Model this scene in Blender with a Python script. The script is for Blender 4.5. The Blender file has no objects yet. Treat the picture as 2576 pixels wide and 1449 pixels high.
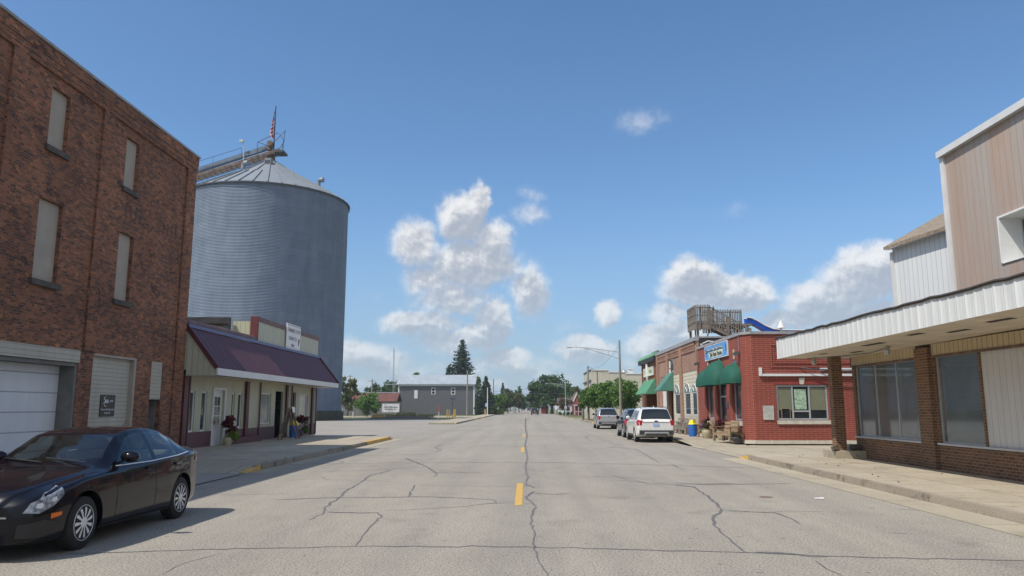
import bpy, bmesh, math, random
import numpy as np
from mathutils import Vector, Matrix
random.seed(7); RNG=np.random.default_rng(7)
SC=bpy.context.scene; COL=SC.collection
PI=math.pi
# ---------------------------------------------------------------- survey of the photograph: pixel (2576 wide) -> place
F=1900.;PT=math.atan(301.5/F);YW=math.atan(35/(F/math.cos(PT)));H=1.75
def ray(u,v):
    xc=(u-1288)/F; yc=(724.5-v)/F
    fy=math.cos(PT)-yc*math.sin(PT); z=math.sin(PT)+yc*math.cos(PT)
    return (xc*math.cos(YW)-fy*math.sin(YW), xc*math.sin(YW)+fy*math.cos(YW), z)
def G(u,v,z=0):
    r=ray(u,v); t=(z-H)/r[2]; return (r[0]*t,r[1]*t)
def onX(u,v,x):
    r=ray(u,v); t=x/r[0]; return (r[1]*t,r[2]*t+H)
def onY(u,v,y):
    r=ray(u,v); t=y/r[1]; return (r[0]*t,r[2]*t+H)
# ---------------------------------------------------------------- object helpers
ROOT={}
def tag(o,label=None,cat=None,group=None,kind=None):
    if label:o['label']=label
    if cat:o['category']=cat
    if group:o['group']=group
    if kind:o['kind']=kind
    return o
def empty(name,loc,label,cat,group=None,rz=0):
    o=bpy.data.objects.new(name,None); COL.objects.link(o); o.location=loc; o.rotation_euler=(0,0,rz)
    o.empty_display_size=.2; ROOT[o.name]=(Vector(loc),rz)
    return tag(o,label,cat,group)
def copy_tree(o,parent=None):
    c=o.copy(); COL.objects.link(c); c.parent=parent
    for ch in list(o.children): copy_tree(ch,c)
    return c
class MB:
    def __init__(s): s.v=[];s.f=[];s.m=[];s.cm=0
    def add(s,vs,fs):
        n=len(s.v); s.v+= [tuple(p) for p in vs]; s.f+=[tuple(i+n for i in f) for f in fs]; s.m+=[s.cm]*len(fs); return s
    def quad(s,*p): return s.add(p,[tuple(range(len(p)))])
    def box(s,a,b):
        x0,y0,z0=[min(a[i],b[i]) for i in range(3)]; x1,y1,z1=[max(a[i],b[i]) for i in range(3)]
        return s.add([(x0,y0,z0),(x1,y0,z0),(x1,y1,z0),(x0,y1,z0),(x0,y0,z1),(x1,y0,z1),(x1,y1,z1),(x0,y1,z1)],
          [(0,3,2,1),(4,5,6,7),(0,1,5,4),(1,2,6,5),(2,3,7,6),(3,0,4,7)])
    def bar(s,p,q,w,h=None):
        h=h or w; p=Vector(p);q=Vector(q);d=(q-p).normalized()
        up=Vector((0,0,1)) if abs(d.z)<.95 else Vector((0,1,0))
        a=d.cross(up).normalized()*w/2; b=a.cross(d).normalized()*h/2
        vs=[p-a-b,p+a-b,p+a+b,p-a+b,q-a-b,q+a-b,q+a+b,q-a+b]
        return s.add(vs,[(0,1,2,3),(7,6,5,4),(0,4,5,1),(1,5,6,2),(2,6,7,3),(3,7,4,0)])
    def tube(s,pts,r,n=8,cap=True):
        pts=[Vector(p) for p in pts]; rs=r if isinstance(r,(list,tuple)) else [r]*len(pts); base=len(s.v); prev=None
        for i,p in enumerate(pts):
            d=(pts[min(i+1,len(pts)-1)]-pts[max(i-1,0)]).normalized()
            up=prev if prev is not None else (Vector((0,0,1)) if abs(d.z)<.9 else Vector((1,0,0)))
            a=d.cross(up).normalized(); b=a.cross(d).normalized(); prev=b
            for k in range(n):
                t=2*PI*k/n; s.v.append(tuple(p+(a*math.cos(t)+b*math.sin(t))*rs[i]))
        for i in range(len(pts)-1):
            for k in range(n):
                k2=(k+1)%n; s.f.append((base+i*n+k,base+i*n+k2,base+(i+1)*n+k2,base+(i+1)*n+k)); s.m.append(s.cm)
        if cap:
            s.f.append(tuple(base+k for k in range(n))[::-1]); s.m.append(s.cm)
            e=base+(len(pts)-1)*n; s.f.append(tuple(e+k for k in range(n))); s.m.append(s.cm)
        return s
    def lathe(s,prof,c=(0,0,0),n=24,axis='z',cap=True):
        base=len(s.v); c=Vector(c)
        for r,h in prof:
            for k in range(n):
                t=2*PI*k/n
                p={'z':(r*math.cos(t),r*math.sin(t),h),'x':(h,r*math.cos(t),r*math.sin(t)),'y':(r*math.cos(t),h,r*math.sin(t))}[axis]
                s.v.append(tuple(c+Vector(p)))
        for i in range(len(prof)-1):
            for k in range(n):
                k2=(k+1)%n; s.f.append((base+i*n+k,base+i*n+k2,base+(i+1)*n+k2,base+(i+1)*n+k)); s.m.append(s.cm)
        if cap:
            s.f.append(tuple(base+k for k in range(n))[::-1]); s.m.append(s.cm)
            e=base+(len(prof)-1)*n; s.f.append(tuple(e+k for k in range(n))); s.m.append(s.cm)
        return s
    def prism(s,poly,ext):
        """poly: list of 3D points, ext: vector"""
        e=Vector(ext);n=len(poly); vs=[Vector(p) for p in poly]+[Vector(p)+e for p in poly]
        fs=[tuple(range(n)),tuple(range(2*n-1,n-1,-1))]+[(i,i+n,(i+1)%n+n,(i+1)%n) for i in range(n)]
        return s.add(vs,fs)
    def build(s,name,mats,parent=None,label=None,cat=None,group=None,kind=None,smooth=None,local=False,recalc=True):
        me=bpy.data.meshes.new(name); 
        off=Vector((0,0,0)); rz=0
        if parent is not None and not local:
            r=parent
            while r.parent: r=r.parent
            off,rz=ROOT.get(r.name,(Vector((0,0,0)),0))
        M=Matrix.Rotation(-rz,3,'Z')
        org=None
        if parent is None and not local and s.v:
            a=np.array(s.v); org=Vector((float(a[:,0].mean()),float(a[:,1].mean()),float(a[:,2].min()))); off=org
        vs=[tuple(M@(Vector(p)-off)) for p in s.v] if (off.length>0 or rz) else s.v
        me.from_pydata(vs,[],s.f)
        if not isinstance(mats,(list,tuple)): mats=[mats]
        for m in mats: me.materials.append(m)
        if len(mats)>1: me.polygons.foreach_set('material_index',s.m)
        if recalc:
            bm=bmesh.new(); bm.from_mesh(me); bmesh.ops.recalc_face_normals(bm,faces=bm.faces); bm.to_mesh(me); bm.free()
        # box-projected UV in metres
        uv=me.uv_layers.new(name='UVMap'); ox,oy,oz=(org if org else (off if parent is not None else (0,0,0)))
        for p in me.polygons:
            n=p.normal
            for li in p.loop_indices:
                c=me.vertices[me.loops[li].vertex_index].co; x,y,z=c.x+ox,c.y+oy,c.z+oz
                if abs(n.z)>.75: q=(x,y)
                elif abs(n.x)>abs(n.y): q=(y,z)
                else: q=(x,z)
                uv.data[li].uv=q
        if smooth is not None:
            me.polygons.foreach_set('use_smooth',[True]*len(me.polygons))
            if smooth<179: me.set_sharp_from_angle(angle=math.radians(smooth))
        me.update()
        o=bpy.data.objects.new(name,me); COL.objects.link(o)
        if parent is not None: o.parent=parent
        elif org: o.location=org
        return tag(o,label,cat,group,kind)
# ---------------------------------------------------------------- materials
def nt(name):
    m=bpy.data.materials.new(name); m.use_nodes=True; t=m.node_tree; b=t.nodes['Principled BSDF']; return m,t,b
def N(t,ty,**k):
    n=t.nodes.new(ty)
    for a,v in k.items():
        if a.startswith('i_'):
            key=a[2:]; key=int(key) if key.isdigit() else key.replace('_',' ')
            n.inputs[key].default_value=v
        else: setattr(n,a,v)
    return n
def L(t,a,b): t.links.new(a,b)
def ramp(t,fac,stops):
    r=N(t,'ShaderNodeValToRGB'); e=r.color_ramp.elements
    while len(e)<len(stops): e.new(.5)
    for i,(p,c) in enumerate(stops): e[i].position=p; e[i].color=(*c,1) if len(c)==3 else c
    L(t,fac,r.inputs[0]); return r.outputs[0]
def mixc(t,f,a,b,mode='MIX'):
    m=N(t,'ShaderNodeMix',data_type='RGBA',blend_type=mode)
    for s,v in ((0,f),(6,a),(7,b)):
        if isinstance(v,(int,float)): m.inputs[s].default_value=v
        elif isinstance(v,tuple): m.inputs[s].default_value=(*v,1)
        else: L(t,v,m.inputs[s])
    return m.outputs[2]
def noise(t,scale,detail=4,rough=.55,vec=None,stretch=None):
    n=N(t,'ShaderNodeTexNoise',i_Scale=scale,i_Detail=detail,i_Roughness=rough)
    if vec is None:
        vec=N(t,'ShaderNodeTexCoord').outputs['Object']
    if stretch:
        mp=N(t,'ShaderNodeMapping'); mp.inputs['Scale'].default_value=stretch; L(t,vec,mp.inputs[0]); vec=mp.outputs[0]
    L(t,vec,n.inputs['Vector']); return n.outputs['Fac']
def uvs(t): return N(t,'ShaderNodeUVMap').outputs[0]
def bump(t,b,h,strength=.3,dist=.01):
    n=N(t,'ShaderNodeBump',i_Strength=strength,i_Distance=dist); L(t,h,n.inputs['Height']); L(t,n.outputs[0],b.inputs['Normal'])
MATS={}
def plain(name,c,rough=.6,var=.25,scale=3,metal=0,bmp=0,spec=None,stretch=None,dirt=None,coat=0):
    if name in MATS: return MATS[name]
    m,t,b=nt(name); f=noise(t,scale,5,.6,stretch=stretch)
    lo=tuple(x*(1-var) for x in c); hi=tuple(min(1,x*(1+var)) for x in c)
    col=ramp(t,f,[(.3,lo),(.7,hi)])
    if dirt:
        f2=noise(t,dirt[1],6,.7); col=mixc(t,ramp(t,f2,[(dirt[2],(0,0,0)),(min(1,dirt[2]+.15),(1,1,1))]),col,dirt[0])
    L(t,col,b.inputs['Base Color']); b.inputs['Roughness'].default_value=rough; b.inputs['Metallic'].default_value=metal
    if coat: b.inputs['Coat Weight'].default_value=coat; b.inputs['Coat Roughness'].default_value=.03
    if spec is not None: b.inputs['Specular IOR Level'].default_value=spec
    if bmp: bump(t,b,noise(t,scale*12,3),bmp,.01)
    MATS[name]=m; return m
def brick(name,c1,c2,mortar,row=.075,w=.215,ms=.011,patch=None,bias=0,dirt=None):
    m,t,b=nt(name); u=uvs(t)
    br=N(t,'ShaderNodeTexBrick',i_Scale=1.0); br.inputs['Mortar Size'].default_value=ms; br.inputs['Brick Width'].default_value=w
    br.inputs['Row Height'].default_value=row; br.inputs['Bias'].default_value=bias; br.inputs['Mortar Smooth'].default_value=.3
    br.inputs['Color1'].default_value=(*c1,1);br.inputs['Color2'].default_value=(*c2,1);br.inputs['Mortar'].default_value=(*mortar,1)
    L(t,u,br.inputs['Vector']); col=br.outputs['Color']
    if patch:
        for (pc,sc,th,sd) in patch:
            mp=N(t,'ShaderNodeMapping'); mp.inputs['Location'].default_value=(sd,sd*2,0); mp.inputs['Scale'].default_value=(1,1.6,1); L(t,u,mp.inputs[0])
            f=N(t,'ShaderNodeTexNoise',i_Scale=sc,i_Detail=6.,i_Roughness=.75); L(t,mp.outputs[0],f.inputs['Vector'])
            col=mixc(t,ramp(t,f.outputs['Fac'],[(th,(0,0,0)),(th+.05,(.8,.8,.8))]),col,pc)
    f=noise(t,.5,5,.6,vec=u); col=mixc(t,.7 if name=='old_brick' else .5,col,ramp(t,f,[(.28,(.42,.42,.42)),(.72,(1.1,1.1,1.1))]),'MULTIPLY')
    L(t,col,b.inputs['Base Color']); b.inputs['Roughness'].default_value=.9
    bump(t,b,br.outputs['Fac'],-.6,.006); MATS[name]=m; return m
def stripes(name,c,pitch,dark=.6,width=.1,axis=0,rough=.5,var=.12,metal=0,streak=None,bmp=.4):
    """panel seams every `pitch` metres along uv axis"""
    m,t,b=nt(name); u=uvs(t); sp=N(t,'ShaderNodeSeparateXYZ'); L(t,u,sp.inputs[0])
    d=N(t,'ShaderNodeMath',operation='DIVIDE'); L(t,sp.outputs[axis],d.inputs[0]); d.inputs[1].default_value=pitch
    fr=N(t,'ShaderNodeMath',operation='FRACT'); L(t,d.outputs[0],fr.inputs[0])
    line=ramp(t,fr.outputs[0],[(0,(1,1,1)),(width,(1,1,1)),(min(.99,width+.04),(0,0,0)),(1,(0,0,0))])
    f=noise(t,2.2,6,.65,stretch=(1,1,.25)); col=ramp(t,f,[(.3,tuple(x*(1-var) for x in c)),(.7,tuple(min(1,x*(1+var)) for x in c))])
    if streak:
        f2=noise(t,streak[1],5,.7,stretch=streak[3] if len(streak)>3 else (1,1,.15)); col=mixc(t,ramp(t,f2,[(streak[2],(0,0,0)),(streak[2]+.2,(.85,.85,.85))]),col,streak[0])
    col=mixc(t,line,col,tuple(x*dark for x in c))
    L(t,col,b.inputs['Base Color']); b.inputs['Roughness'].default_value=rough; b.inputs['Metallic'].default_value=metal
    bump(t,b,line,-bmp,.01); MATS[name]=m; return m
def glass(name,c=(.02,.025,.03),rough=.05,var=.3,sc=1.1):
    m,t,b=nt(name); f=noise(t,sc,3); L(t,ramp(t,f,[(.3,tuple(x*(1-var) for x in c)),(.7,tuple(x*(1+var) for x in c))]),b.inputs['Base Color'])
    b.inputs['Roughness'].default_value=rough; b.inputs['Specular IOR Level'].default_value=.8; MATS[name]=m; return m
def seeglass(name,tint=(.75,.8,.8),refl=.35):
    m,t,b=nt(name); t.nodes.remove(b); out=t.nodes['Material Output']
    tr=N(t,'ShaderNodeBsdfTransparent'); tr.inputs[0].default_value=(*tint,1); gl=N(t,'ShaderNodeBsdfGlossy',i_Roughness=.06); gl.inputs[0].default_value=(.9,.93,.95,1)
    lw=N(t,'ShaderNodeLayerWeight',i_Blend=.5); fr=N(t,'ShaderNodeMath',operation='POWER'); L(t,lw.outputs['Facing'],fr.inputs[0]); fr.inputs[1].default_value=4.2; ad=N(t,'ShaderNodeMath',operation='ADD',use_clamp=True); L(t,fr.outputs[0],ad.inputs[0]); ad.inputs[1].default_value=.045+refl*.12
    df=N(t,'ShaderNodeBsdfDiffuse'); df.inputs[0].default_value=(.33,.38,.38,1)  # pale diffuse colour stands in for hazy reflections, mixed in patchily by noise
    mx0=N(t,'ShaderNodeMixShader'); f=noise(t,1.3,6,.7); L(t,ramp(t,f,[(.3,(.18,)*3),(.8,(.46,)*3)]),mx0.inputs[0]); L(t,tr.outputs[0],mx0.inputs[1]); L(t,df.outputs[0],mx0.inputs[2])
    mx=N(t,'ShaderNodeMixShader'); L(t,ad.outputs[0],mx.inputs[0]); L(t,mx0.outputs[0],mx.inputs[1]); L(t,gl.outputs[0],mx.inputs[2]); L(t,mx.outputs[0],out.inputs[0])
    MATS[name]=m; return m
def leafmat(name,c,var=.45,trans=.3):
    m,t,b=nt(name); g=N(t,'ShaderNodeNewGeometry'); f=noise(t,.45,3)
    c1=ramp(t,g.outputs['Random Per Island'],[(0,tuple(x*(1-var) for x in c)),(1,tuple(x*(1+var) for x in c))])
    col=mixc(t,.6,c1,ramp(t,f,[(.35,(.6,.65,.6)),(.65,(1.25,1.15,.9))]),'MULTIPLY')
    L(t,col,b.inputs['Base Color']); b.inputs['Roughness'].default_value=.6
    tl=N(t,'ShaderNodeBsdfTranslucent'); L(t,col,tl.inputs[0]); mx=N(t,'ShaderNodeMixShader',i_0=trans)
    L(t,b.outputs[0],mx.inputs[1]); L(t,tl.outputs[0],mx.inputs[2]); L(t,mx.outputs[0],t.nodes['Material Output'].inputs[0]); MATS[name]=m; return m

def ground_mat(name,c,c2,speck=.25,patch=None,joints=None,rough=.95,sc=60):
    m,t,b=nt(name); tc=N(t,'ShaderNodeTexCoord').outputs['Object']; 
    big=noise(t,.15,5,.6,vec=tc); col=ramp(t,big,[(.3,c),(.7,c2)])
    sm=noise(t,sc,2,.5,vec=tc); col=mixc(t,speck,col,ramp(t,sm,[(.35,(.35,.35,.35)),(.5,(1,1,1)),(.7,(1.35,1.33,1.3))]),'MULTIPLY')
    if name=='asphalt':
        ln=noise(t,1.0,3,.5,vec=tc,stretch=(1.1,.02,1)); col=mixc(t,.55,col,ramp(t,ln,[(.35,(.86,.86,.88)),(.6,(1.08,1.07,1.05))]),'MULTIPLY')
        st=noise(t,.8,4,.6,vec=tc); col=mixc(t,.6,col,ramp(t,st,[(.60,(1,1,1)),(.72,(.72,.71,.71))]),'MULTIPLY')
        sp_=noise(t,7,2,.4,vec=tc); col=mixc(t,.8,col,ramp(t,sp_,[(.70,(1,1,1)),(.76,(.55,.53,.52))]),'MULTIPLY')
    md=noise(t,2.5,6,.7,vec=tc,stretch=(1,.35,1)); col=mixc(t,.5,col,ramp(t,md,[(.25,(.75,.75,.76)),(.75,(1.12,1.12,1.1))]),'MULTIPLY')
    if patch: 
        f=noise(t,patch[1],6,.7,vec=tc); col=mixc(t,ramp(t,f,[(patch[2],(0,0,0)),(patch[2]+.08,(.9,.9,.9))]),col,patch[0])
    if joints:
        br=N(t,'ShaderNodeTexBrick',i_Scale=1.0,offset=0.0); br.inputs['Brick Width'].default_value=joints[0]; br.inputs['Row Height'].default_value=joints[1]
        br.inputs['Mortar Size'].default_value=.012; br.inputs['Color1'].default_value=(1,1,1,1); br.inputs['Color2'].default_value=(.86,.86,.85,1); br.inputs['Mortar'].default_value=(.35,.33,.3,1)
        L(t,uvs(t),br.inputs['Vector']); col=mixc(t,1.0,col,br.outputs['Color'],'MULTIPLY')
    if 'concrete' in name:
        st=noise(t,.9,6,.72,vec=tc); col=mixc(t,.75,col,ramp(t,st,[(.34,(.70,.69,.67)),(.46,(1,1,1)),(.66,(1,1,1)),(.76,(.80,.79,.76))]),'MULTIPLY')
        s3=noise(t,9,2,.4,vec=tc); col=mixc(t,.8,col,ramp(t,s3,[(.68,(1,1,1)),(.74,(.6,.57,.53))]),'MULTIPLY')
    L(t,col,b.inputs['Base Color']); b.inputs['Roughness'].default_value=rough; b.inputs['Specular IOR Level'].default_value=.25
    bump(t,b,sm,.5,.006); MATS[name]=m; return m

M=MATS
ground_mat('grass_ground',(.10,.13,.045),(.19,.18,.09),.5,((.28,.24,.17),.12,.62),sc=25)
ground_mat('asphalt',(.308,.282,.240),(.358,.330,.280),.7,sc=38)
ground_mat('side_asphalt',(.29,.27,.245),(.36,.33,.29),.5,sc=38)
ground_mat('concrete_walk',(.42,.365,.28),(.50,.435,.335),.35,joints=(1.5,1.5))
ground_mat('concrete_apron',(.41,.36,.275),(.47,.415,.32),.35,joints=(4,3.4))
ground_mat('gutter_concrete',(.40,.35,.265),(.49,.43,.33),.4,joints=(3,3))
ground_mat('curb_concrete',(.27,.235,.19),(.38,.33,.26),.4,((.14,.12,.10),1.5,.55))
plain('tar',(.145,.136,.135),.7,.2,4)
plain('yellow_paint',(.60,.36,.075),.8,.2,6,dirt=((.36,.31,.23),7,.53))
brick('old_brick',(.38,.135,.066),(.10,.042,.030),(.20,.14,.095),patch=[((.06,.032,.028),.8,.57,11.7),((.50,.215,.085),3.2,.57,7.3),((.50,.21,.09),1.4,.61,3.1),((.15,.07,.055),2.4,.62,21.3)])
brick('red_brick',(.27,.050,.031),(.235,.043,.028),(.38,.19,.14),row=.094,w=.42,ms=.0085)
brick('brown_brick',(.36,.155,.095),(.20,.08,.055),(.50,.40,.30),row=.08,w=.22,ms=.012)
brick('store_brick',(.235,.115,.06),(.12,.06,.036),(.33,.24,.15),row=.075,w=.22,ms=.010,patch=[((.27,.05,.035),4,.68,2.)])
plain('stone',(.5,.46,.38),.85,.2,5,bmp=.2); plain('sill_dark',(.08,.07,.06),.85,.3,5)
plain('panel_grey',(.36,.315,.26),.7,.1,2); plain('metal_cap',(.30,.30,.31),.5,.2,3)
stripes('siding_grey',(.43,.40,.33),.13,.45,.08,1); stripes('garage_white',(.66,.68,.70),.54,.45,.035,1,var=.05)
plain('jamb_grey',(.17,.165,.15),.8,.25,3)
stripes('cream_metal',(.45,.44,.325),.23,.6,.08,0); stripes('cream_soffit',(.62,.56,.40),.3,.8,.05,0)
plain('maroon',(.085,.018,.025),.5,.25,4); stripes('maroon_ribs',(.108,.042,.05),.2,.5,.12,0)
plain('maroon_faded',(.16,.085,.08),.6,.35,3,dirt=((.26,.2,.19),5,.6))
plain('white_paint',(.66,.66,.65),.5,.06,3); plain('white_trim',(.74,.74,.72),.45,.05,3,dirt=((.5,.46,.4),7,.66))
stripes('white_ribbed',(.68,.69,.67),.3,.8,.04,0,streak=((.48,.42,.33),1.6,.62)); 
plain('roof_edge_dark',(.05,.042,.036),.9,.3,6)
stripes('rust_tan',(.42,.305,.235),.225,.86,.08,0,rough=.6,var=.10,streak=((.41,.375,.34),1.1,.40,(1,1,.08)))
plain('shingle',(.25,.20,.15),.95,.4,9); plain('rust_roof',(.13,.05,.04),.8,.45,1.2,dirt=((.30,.22,.19),1.7,.62))
plain('green_awning',(.007,.088,.058),.8,.15,3); plain('green_awning_light',(.085,.26,.15),.75,.12,2); plain('green_roof',(.13,.30,.17),.6,.2,2)
plain('soffit',(.60,.53,.42),.8,.15,1.5,dirt=((.16,.12,.09),2.2,.66)); stripes('tan_ribbed',(.56,.45,.27),.2,.45,.12,0)
stripes('board_white',(.62,.61,.58),.225,.6,.04,0,var=.06)
plain('deck_wood',(.185,.165,.14),.9,.35,5,stretch=(1,1,.3)); plain('bench_wood',(.29,.20,.12),.85,.35,6); plain('bench_grey',(.25,.22,.19),.9,.3,6)
plain('brown_wood',(.17,.06,.022),.8,.3,2,stretch=(1,1,.2)); plain('pole_wood',(.27,.24,.21),.9,.25,3,stretch=(1,1,.1)); plain('galv',(.48,.49,.50),.45,.15,2,metal=.6)
plain('dark_metal',(.06,.06,.065),.5,.2,4); plain('rusty_steel',(.17,.11,.075),.8,.5,2.5); plain('aluminium',(.55,.56,.57),.4,.08,3,metal=.5)
stripes('barn_grey',(.115,.118,.125),.5,.85,.06,0,var=.12); plain('tin_roof',(.33,.37,.40),.5,.15,.7); stripes('old_planks',(.17,.165,.155),.25,.6,.1,0,var=.3)
stripes('cream_building',(.50,.47,.37),.45,.8,.06,0); plain('house_white',(.60,.63,.66),.7,.06,2); plain('house_red',(.25,.05,.045),.7,.2,2); plain('roof_grey',(.14,.135,.14),.9,.2,2)
plain('black_trim',(.02,.02,.022),.55,.2,4); plain('black_rubber',(.018,.018,.018),.85,.2,8)
plain('blue_plastic',(.02,.14,.50),.5,.1,3); plain('yellow_plastic',(.85,.66,.04),.5,.08,3); plain('slide_blue',(.01,.08,.45),.35,.1,2)
plain('pot_ceramic',(.42,.37,.25),.4,.2,5); plain('red_paint',(.55,.06,.035),.6,.15,4); plain('orange_lens',(.75,.16,.01),.25,.1,4)
plain('sign_blue',(.08,.33,.70),.5,.06,2); plain('sign_cream',(.62,.66,.50),.6,.05,2); plain('sign_white',(.74,.75,.76),.6,.04,1.5); plain('sign_black',(.012,.012,.012),.35,.1,3)
plain('ink',(.05,.05,.055),.7,.1,3); plain('ink_faded',(.26,.22,.23),.8,.25,8); plain('ink_green',(.12,.25,.14),.7,.1,3); plain('flag_blue',(.03,.04,.15),.8,.1,3); plain('flag_red',(.45,.03,.05),.8,.1,3); plain('flag_white',(.72,.70,.72),.8,.05,3)
plain('bark',(.10,.08,.06),.95,.3,8); plain('interior',(.22,.22,.2),.9,.2,1); plain('blind',(.16,.165,.105),.85,.1,2); plain('poster',(.30,.42,.30),.7,.5,9)
plain('plate_blue',(.35,.45,.68),.5,.15,30); plain('plate_green',(.35,.42,.38),.5,.2,30); plain('paper',(.8,.8,.8),.7,.05,3); plain('soil',(.10,.07,.05),1,.4,3); plain('dead_brush',(.16,.10,.07),.95,.4,3)
glass('window_dark',(.02,.024,.028)); glass('window_grey',(.06,.07,.075)); glass('window_light',(.30,.33,.34),.1); seeglass('shop_glass',(.62,.70,.70),.5); seeglass('display_glass',(.80,.84,.84),.25)
leafmat('leaf_mid',(.105,.21,.04)); leafmat('leaf_dark',(.06,.125,.032)); leafmat('leaf_light',(.12,.20,.045)); leafmat('leaf_spruce',(.030,.060,.032),.35,.1)
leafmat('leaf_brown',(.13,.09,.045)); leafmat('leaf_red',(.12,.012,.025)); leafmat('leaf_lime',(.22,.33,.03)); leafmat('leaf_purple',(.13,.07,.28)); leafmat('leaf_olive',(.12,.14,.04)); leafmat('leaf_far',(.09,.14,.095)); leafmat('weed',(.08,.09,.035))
def silo_mat():
    m,t,b=nt('silo_steel'); f=noise(t,.8,5,.6,stretch=(1,1,.25)); tc=N(t,'ShaderNodeTexCoord').outputs['Object']; sp=N(t,'ShaderNodeSeparateXYZ'); L(t,tc,sp.inputs[0])
    a=N(t,'ShaderNodeMath',operation='ARCTAN2'); L(t,sp.outputs[1],a.inputs[0]); L(t,sp.outputs[0],a.inputs[1]); am=N(t,'ShaderNodeMath',operation='MULTIPLY'); L(t,a.outputs[0],am.inputs[0]); am.inputs[1].default_value=11.85
    cb=N(t,'ShaderNodeCombineXYZ'); L(t,am.outputs[0],cb.inputs[0]); L(t,sp.outputs[2],cb.inputs[1])
    br=N(t,'ShaderNodeTexBrick',i_Scale=1.0); br.inputs['Brick Width'].default_value=2.86; br.inputs['Row Height'].default_value=1.12; br.inputs['Mortar Size'].default_value=.02
    br.inputs['Color1'].default_value=(1.08,1.08,1.07,1); br.inputs['Color2'].default_value=(.93,.94,.95,1); br.inputs['Mortar'].default_value=(.72,.74,.78,1); L(t,cb.outputs[0],br.inputs['Vector'])
    L(t,mixc(t,1.0,ramp(t,f,[(.3,(.118,.155,.210)),(.7,(.165,.205,.262))]),br.outputs['Color'],'MULTIPLY'),b.inputs['Base Color'])
    b.inputs['Metallic'].default_value=.12; b.inputs['Roughness'].default_value=.7; M['silo_steel']=m
silo_mat(); plain('silo_roof',(.23,.255,.28),.6,.06,.5,metal=.1); plain('silo_base',(.05,.055,.035),.95,.4,2)
def paint(name,c,metal=.0,rough=.2,coat=.7):
    m,t,b=nt(name); f=noise(t,8,3); L(t,ramp(t,f,[(.3,tuple(x*.93 for x in c)),(.7,tuple(x*1.07 for x in c))]),b.inputs['Base Color'])
    b.inputs['Metallic'].default_value=metal; b.inputs['Roughness'].default_value=rough; b.inputs['Specular IOR Level'].default_value=.12; b.inputs['Coat Weight'].default_value=coat; b.inputs['Coat IOR'].default_value=1.36; b.inputs['Coat Roughness'].default_value=.02; M[name]=m
paint('car_black',(.006,.006,.010)); paint('car_white',(.72,.71,.68)); paint('car_silver',(.46,.47,.48),.55,.35); paint('car_darkblue',(.02,.03,.04),.3); paint('car_darkred',(.03,.012,.015))
glass('car_glass',(.012,.016,.02),.02); glass('lamp_red',(.38,.012,.02),.1); glass('lamp_clear',(.24,.26,.30),.05,.75,16); plain('hubcap',(.72,.73,.75),.35,.04,5,metal=.15); plain('car_plastic',(.035,.035,.037),.6,.1,4); plain('chrome',(.75,.75,.76),.15,.03,3,metal=1.)
# ---------------------------------------------------------------- text
def text(s,size,mat,parent,loc,axis,name='lettering',ext=.004,align='CENTER',sx=1.,bold=0.):
    cu=bpy.data.curves.new('t','FONT'); cu.body=s; cu.size=size; cu.align_x=align; cu.align_y='CENTER'; cu.extrude=ext; cu.offset=bold; cu.resolution_u=2
    o=bpy.data.objects.new('t',cu); COL.objects.link(o); dg=bpy.context.evaluated_depsgraph_get(); me=bpy.data.meshes.new_from_object(o.evaluated_get(dg))
    bpy.data.objects.remove(o); bpy.data.curves.remove(cu)
    R={'-y':Matrix(((1,0,0),(0,0,-1),(0,1,0))),'-x':Matrix(((0,0,-1),(-1,0,0),(0,1,0))),'+x':Matrix(((0,0,1),(1,0,0),(0,1,0)))}[axis]
    r=parent
    while r.parent: r=r.parent
    off=ROOT.get(r.name,(Vector((0,0,0)),0))[0]
    for v in me.vertices: v.co=R@Vector((v.co.x*sx,v.co.y,v.co.z))+Vector(loc)-off
    me.name=name; me.materials.clear(); me.materials.append(mat); ob=bpy.data.objects.new(name,me); COL.objects.link(ob); ob.parent=parent; return ob
# ---------------------------------------------------------------- walls with openings
def wall(mb,P,a0,a1,z0,z1,holes=(),depth=.2,back=None):
    """P(a,z,d): d>0 outward. holes: (a0,a1,z0,z1)"""
    A=sorted({a0,a1,*[h[0] for h in holes],*[h[1] for h in holes]}); Z=sorted({z0,z1,*[h[2] for h in holes],*[h[3] for h in holes]})
    for i in range(len(A)-1):
        for j in range(len(Z)-1):
            ca=(A[i]+A[i+1])/2; cz=(Z[j]+Z[j+1])/2
            if any(h[0]<ca<h[1] and h[2]<cz<h[3] for h in holes): continue
            mb.quad(P(A[i],Z[j],0),P(A[i+1],Z[j],0),P(A[i+1],Z[j+1],0),P(A[i],Z[j+1],0))
    for h in holes:
        b,c,d,e=h[:4]
        mb.quad(P(b,d,0),P(b,d,-depth),P(b,e,-depth),P(b,e,0)); mb.quad(P(c,d,0),P(c,e,0),P(c,e,-depth),P(c,d,-depth))
        mb.quad(P(b,d,0),P(c,d,0),P(c,d,-depth),P(b,d,-depth)); mb.quad(P(b,e,0),P(b,e,-depth),P(c,e,-depth),P(c,e,0))
def pbox(mb,P,a0,a1,z0,z1,d0,d1):
    p=P(a0,z0,d0);q=P(a1,z1,d1); return mb.box(p,q)
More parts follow.
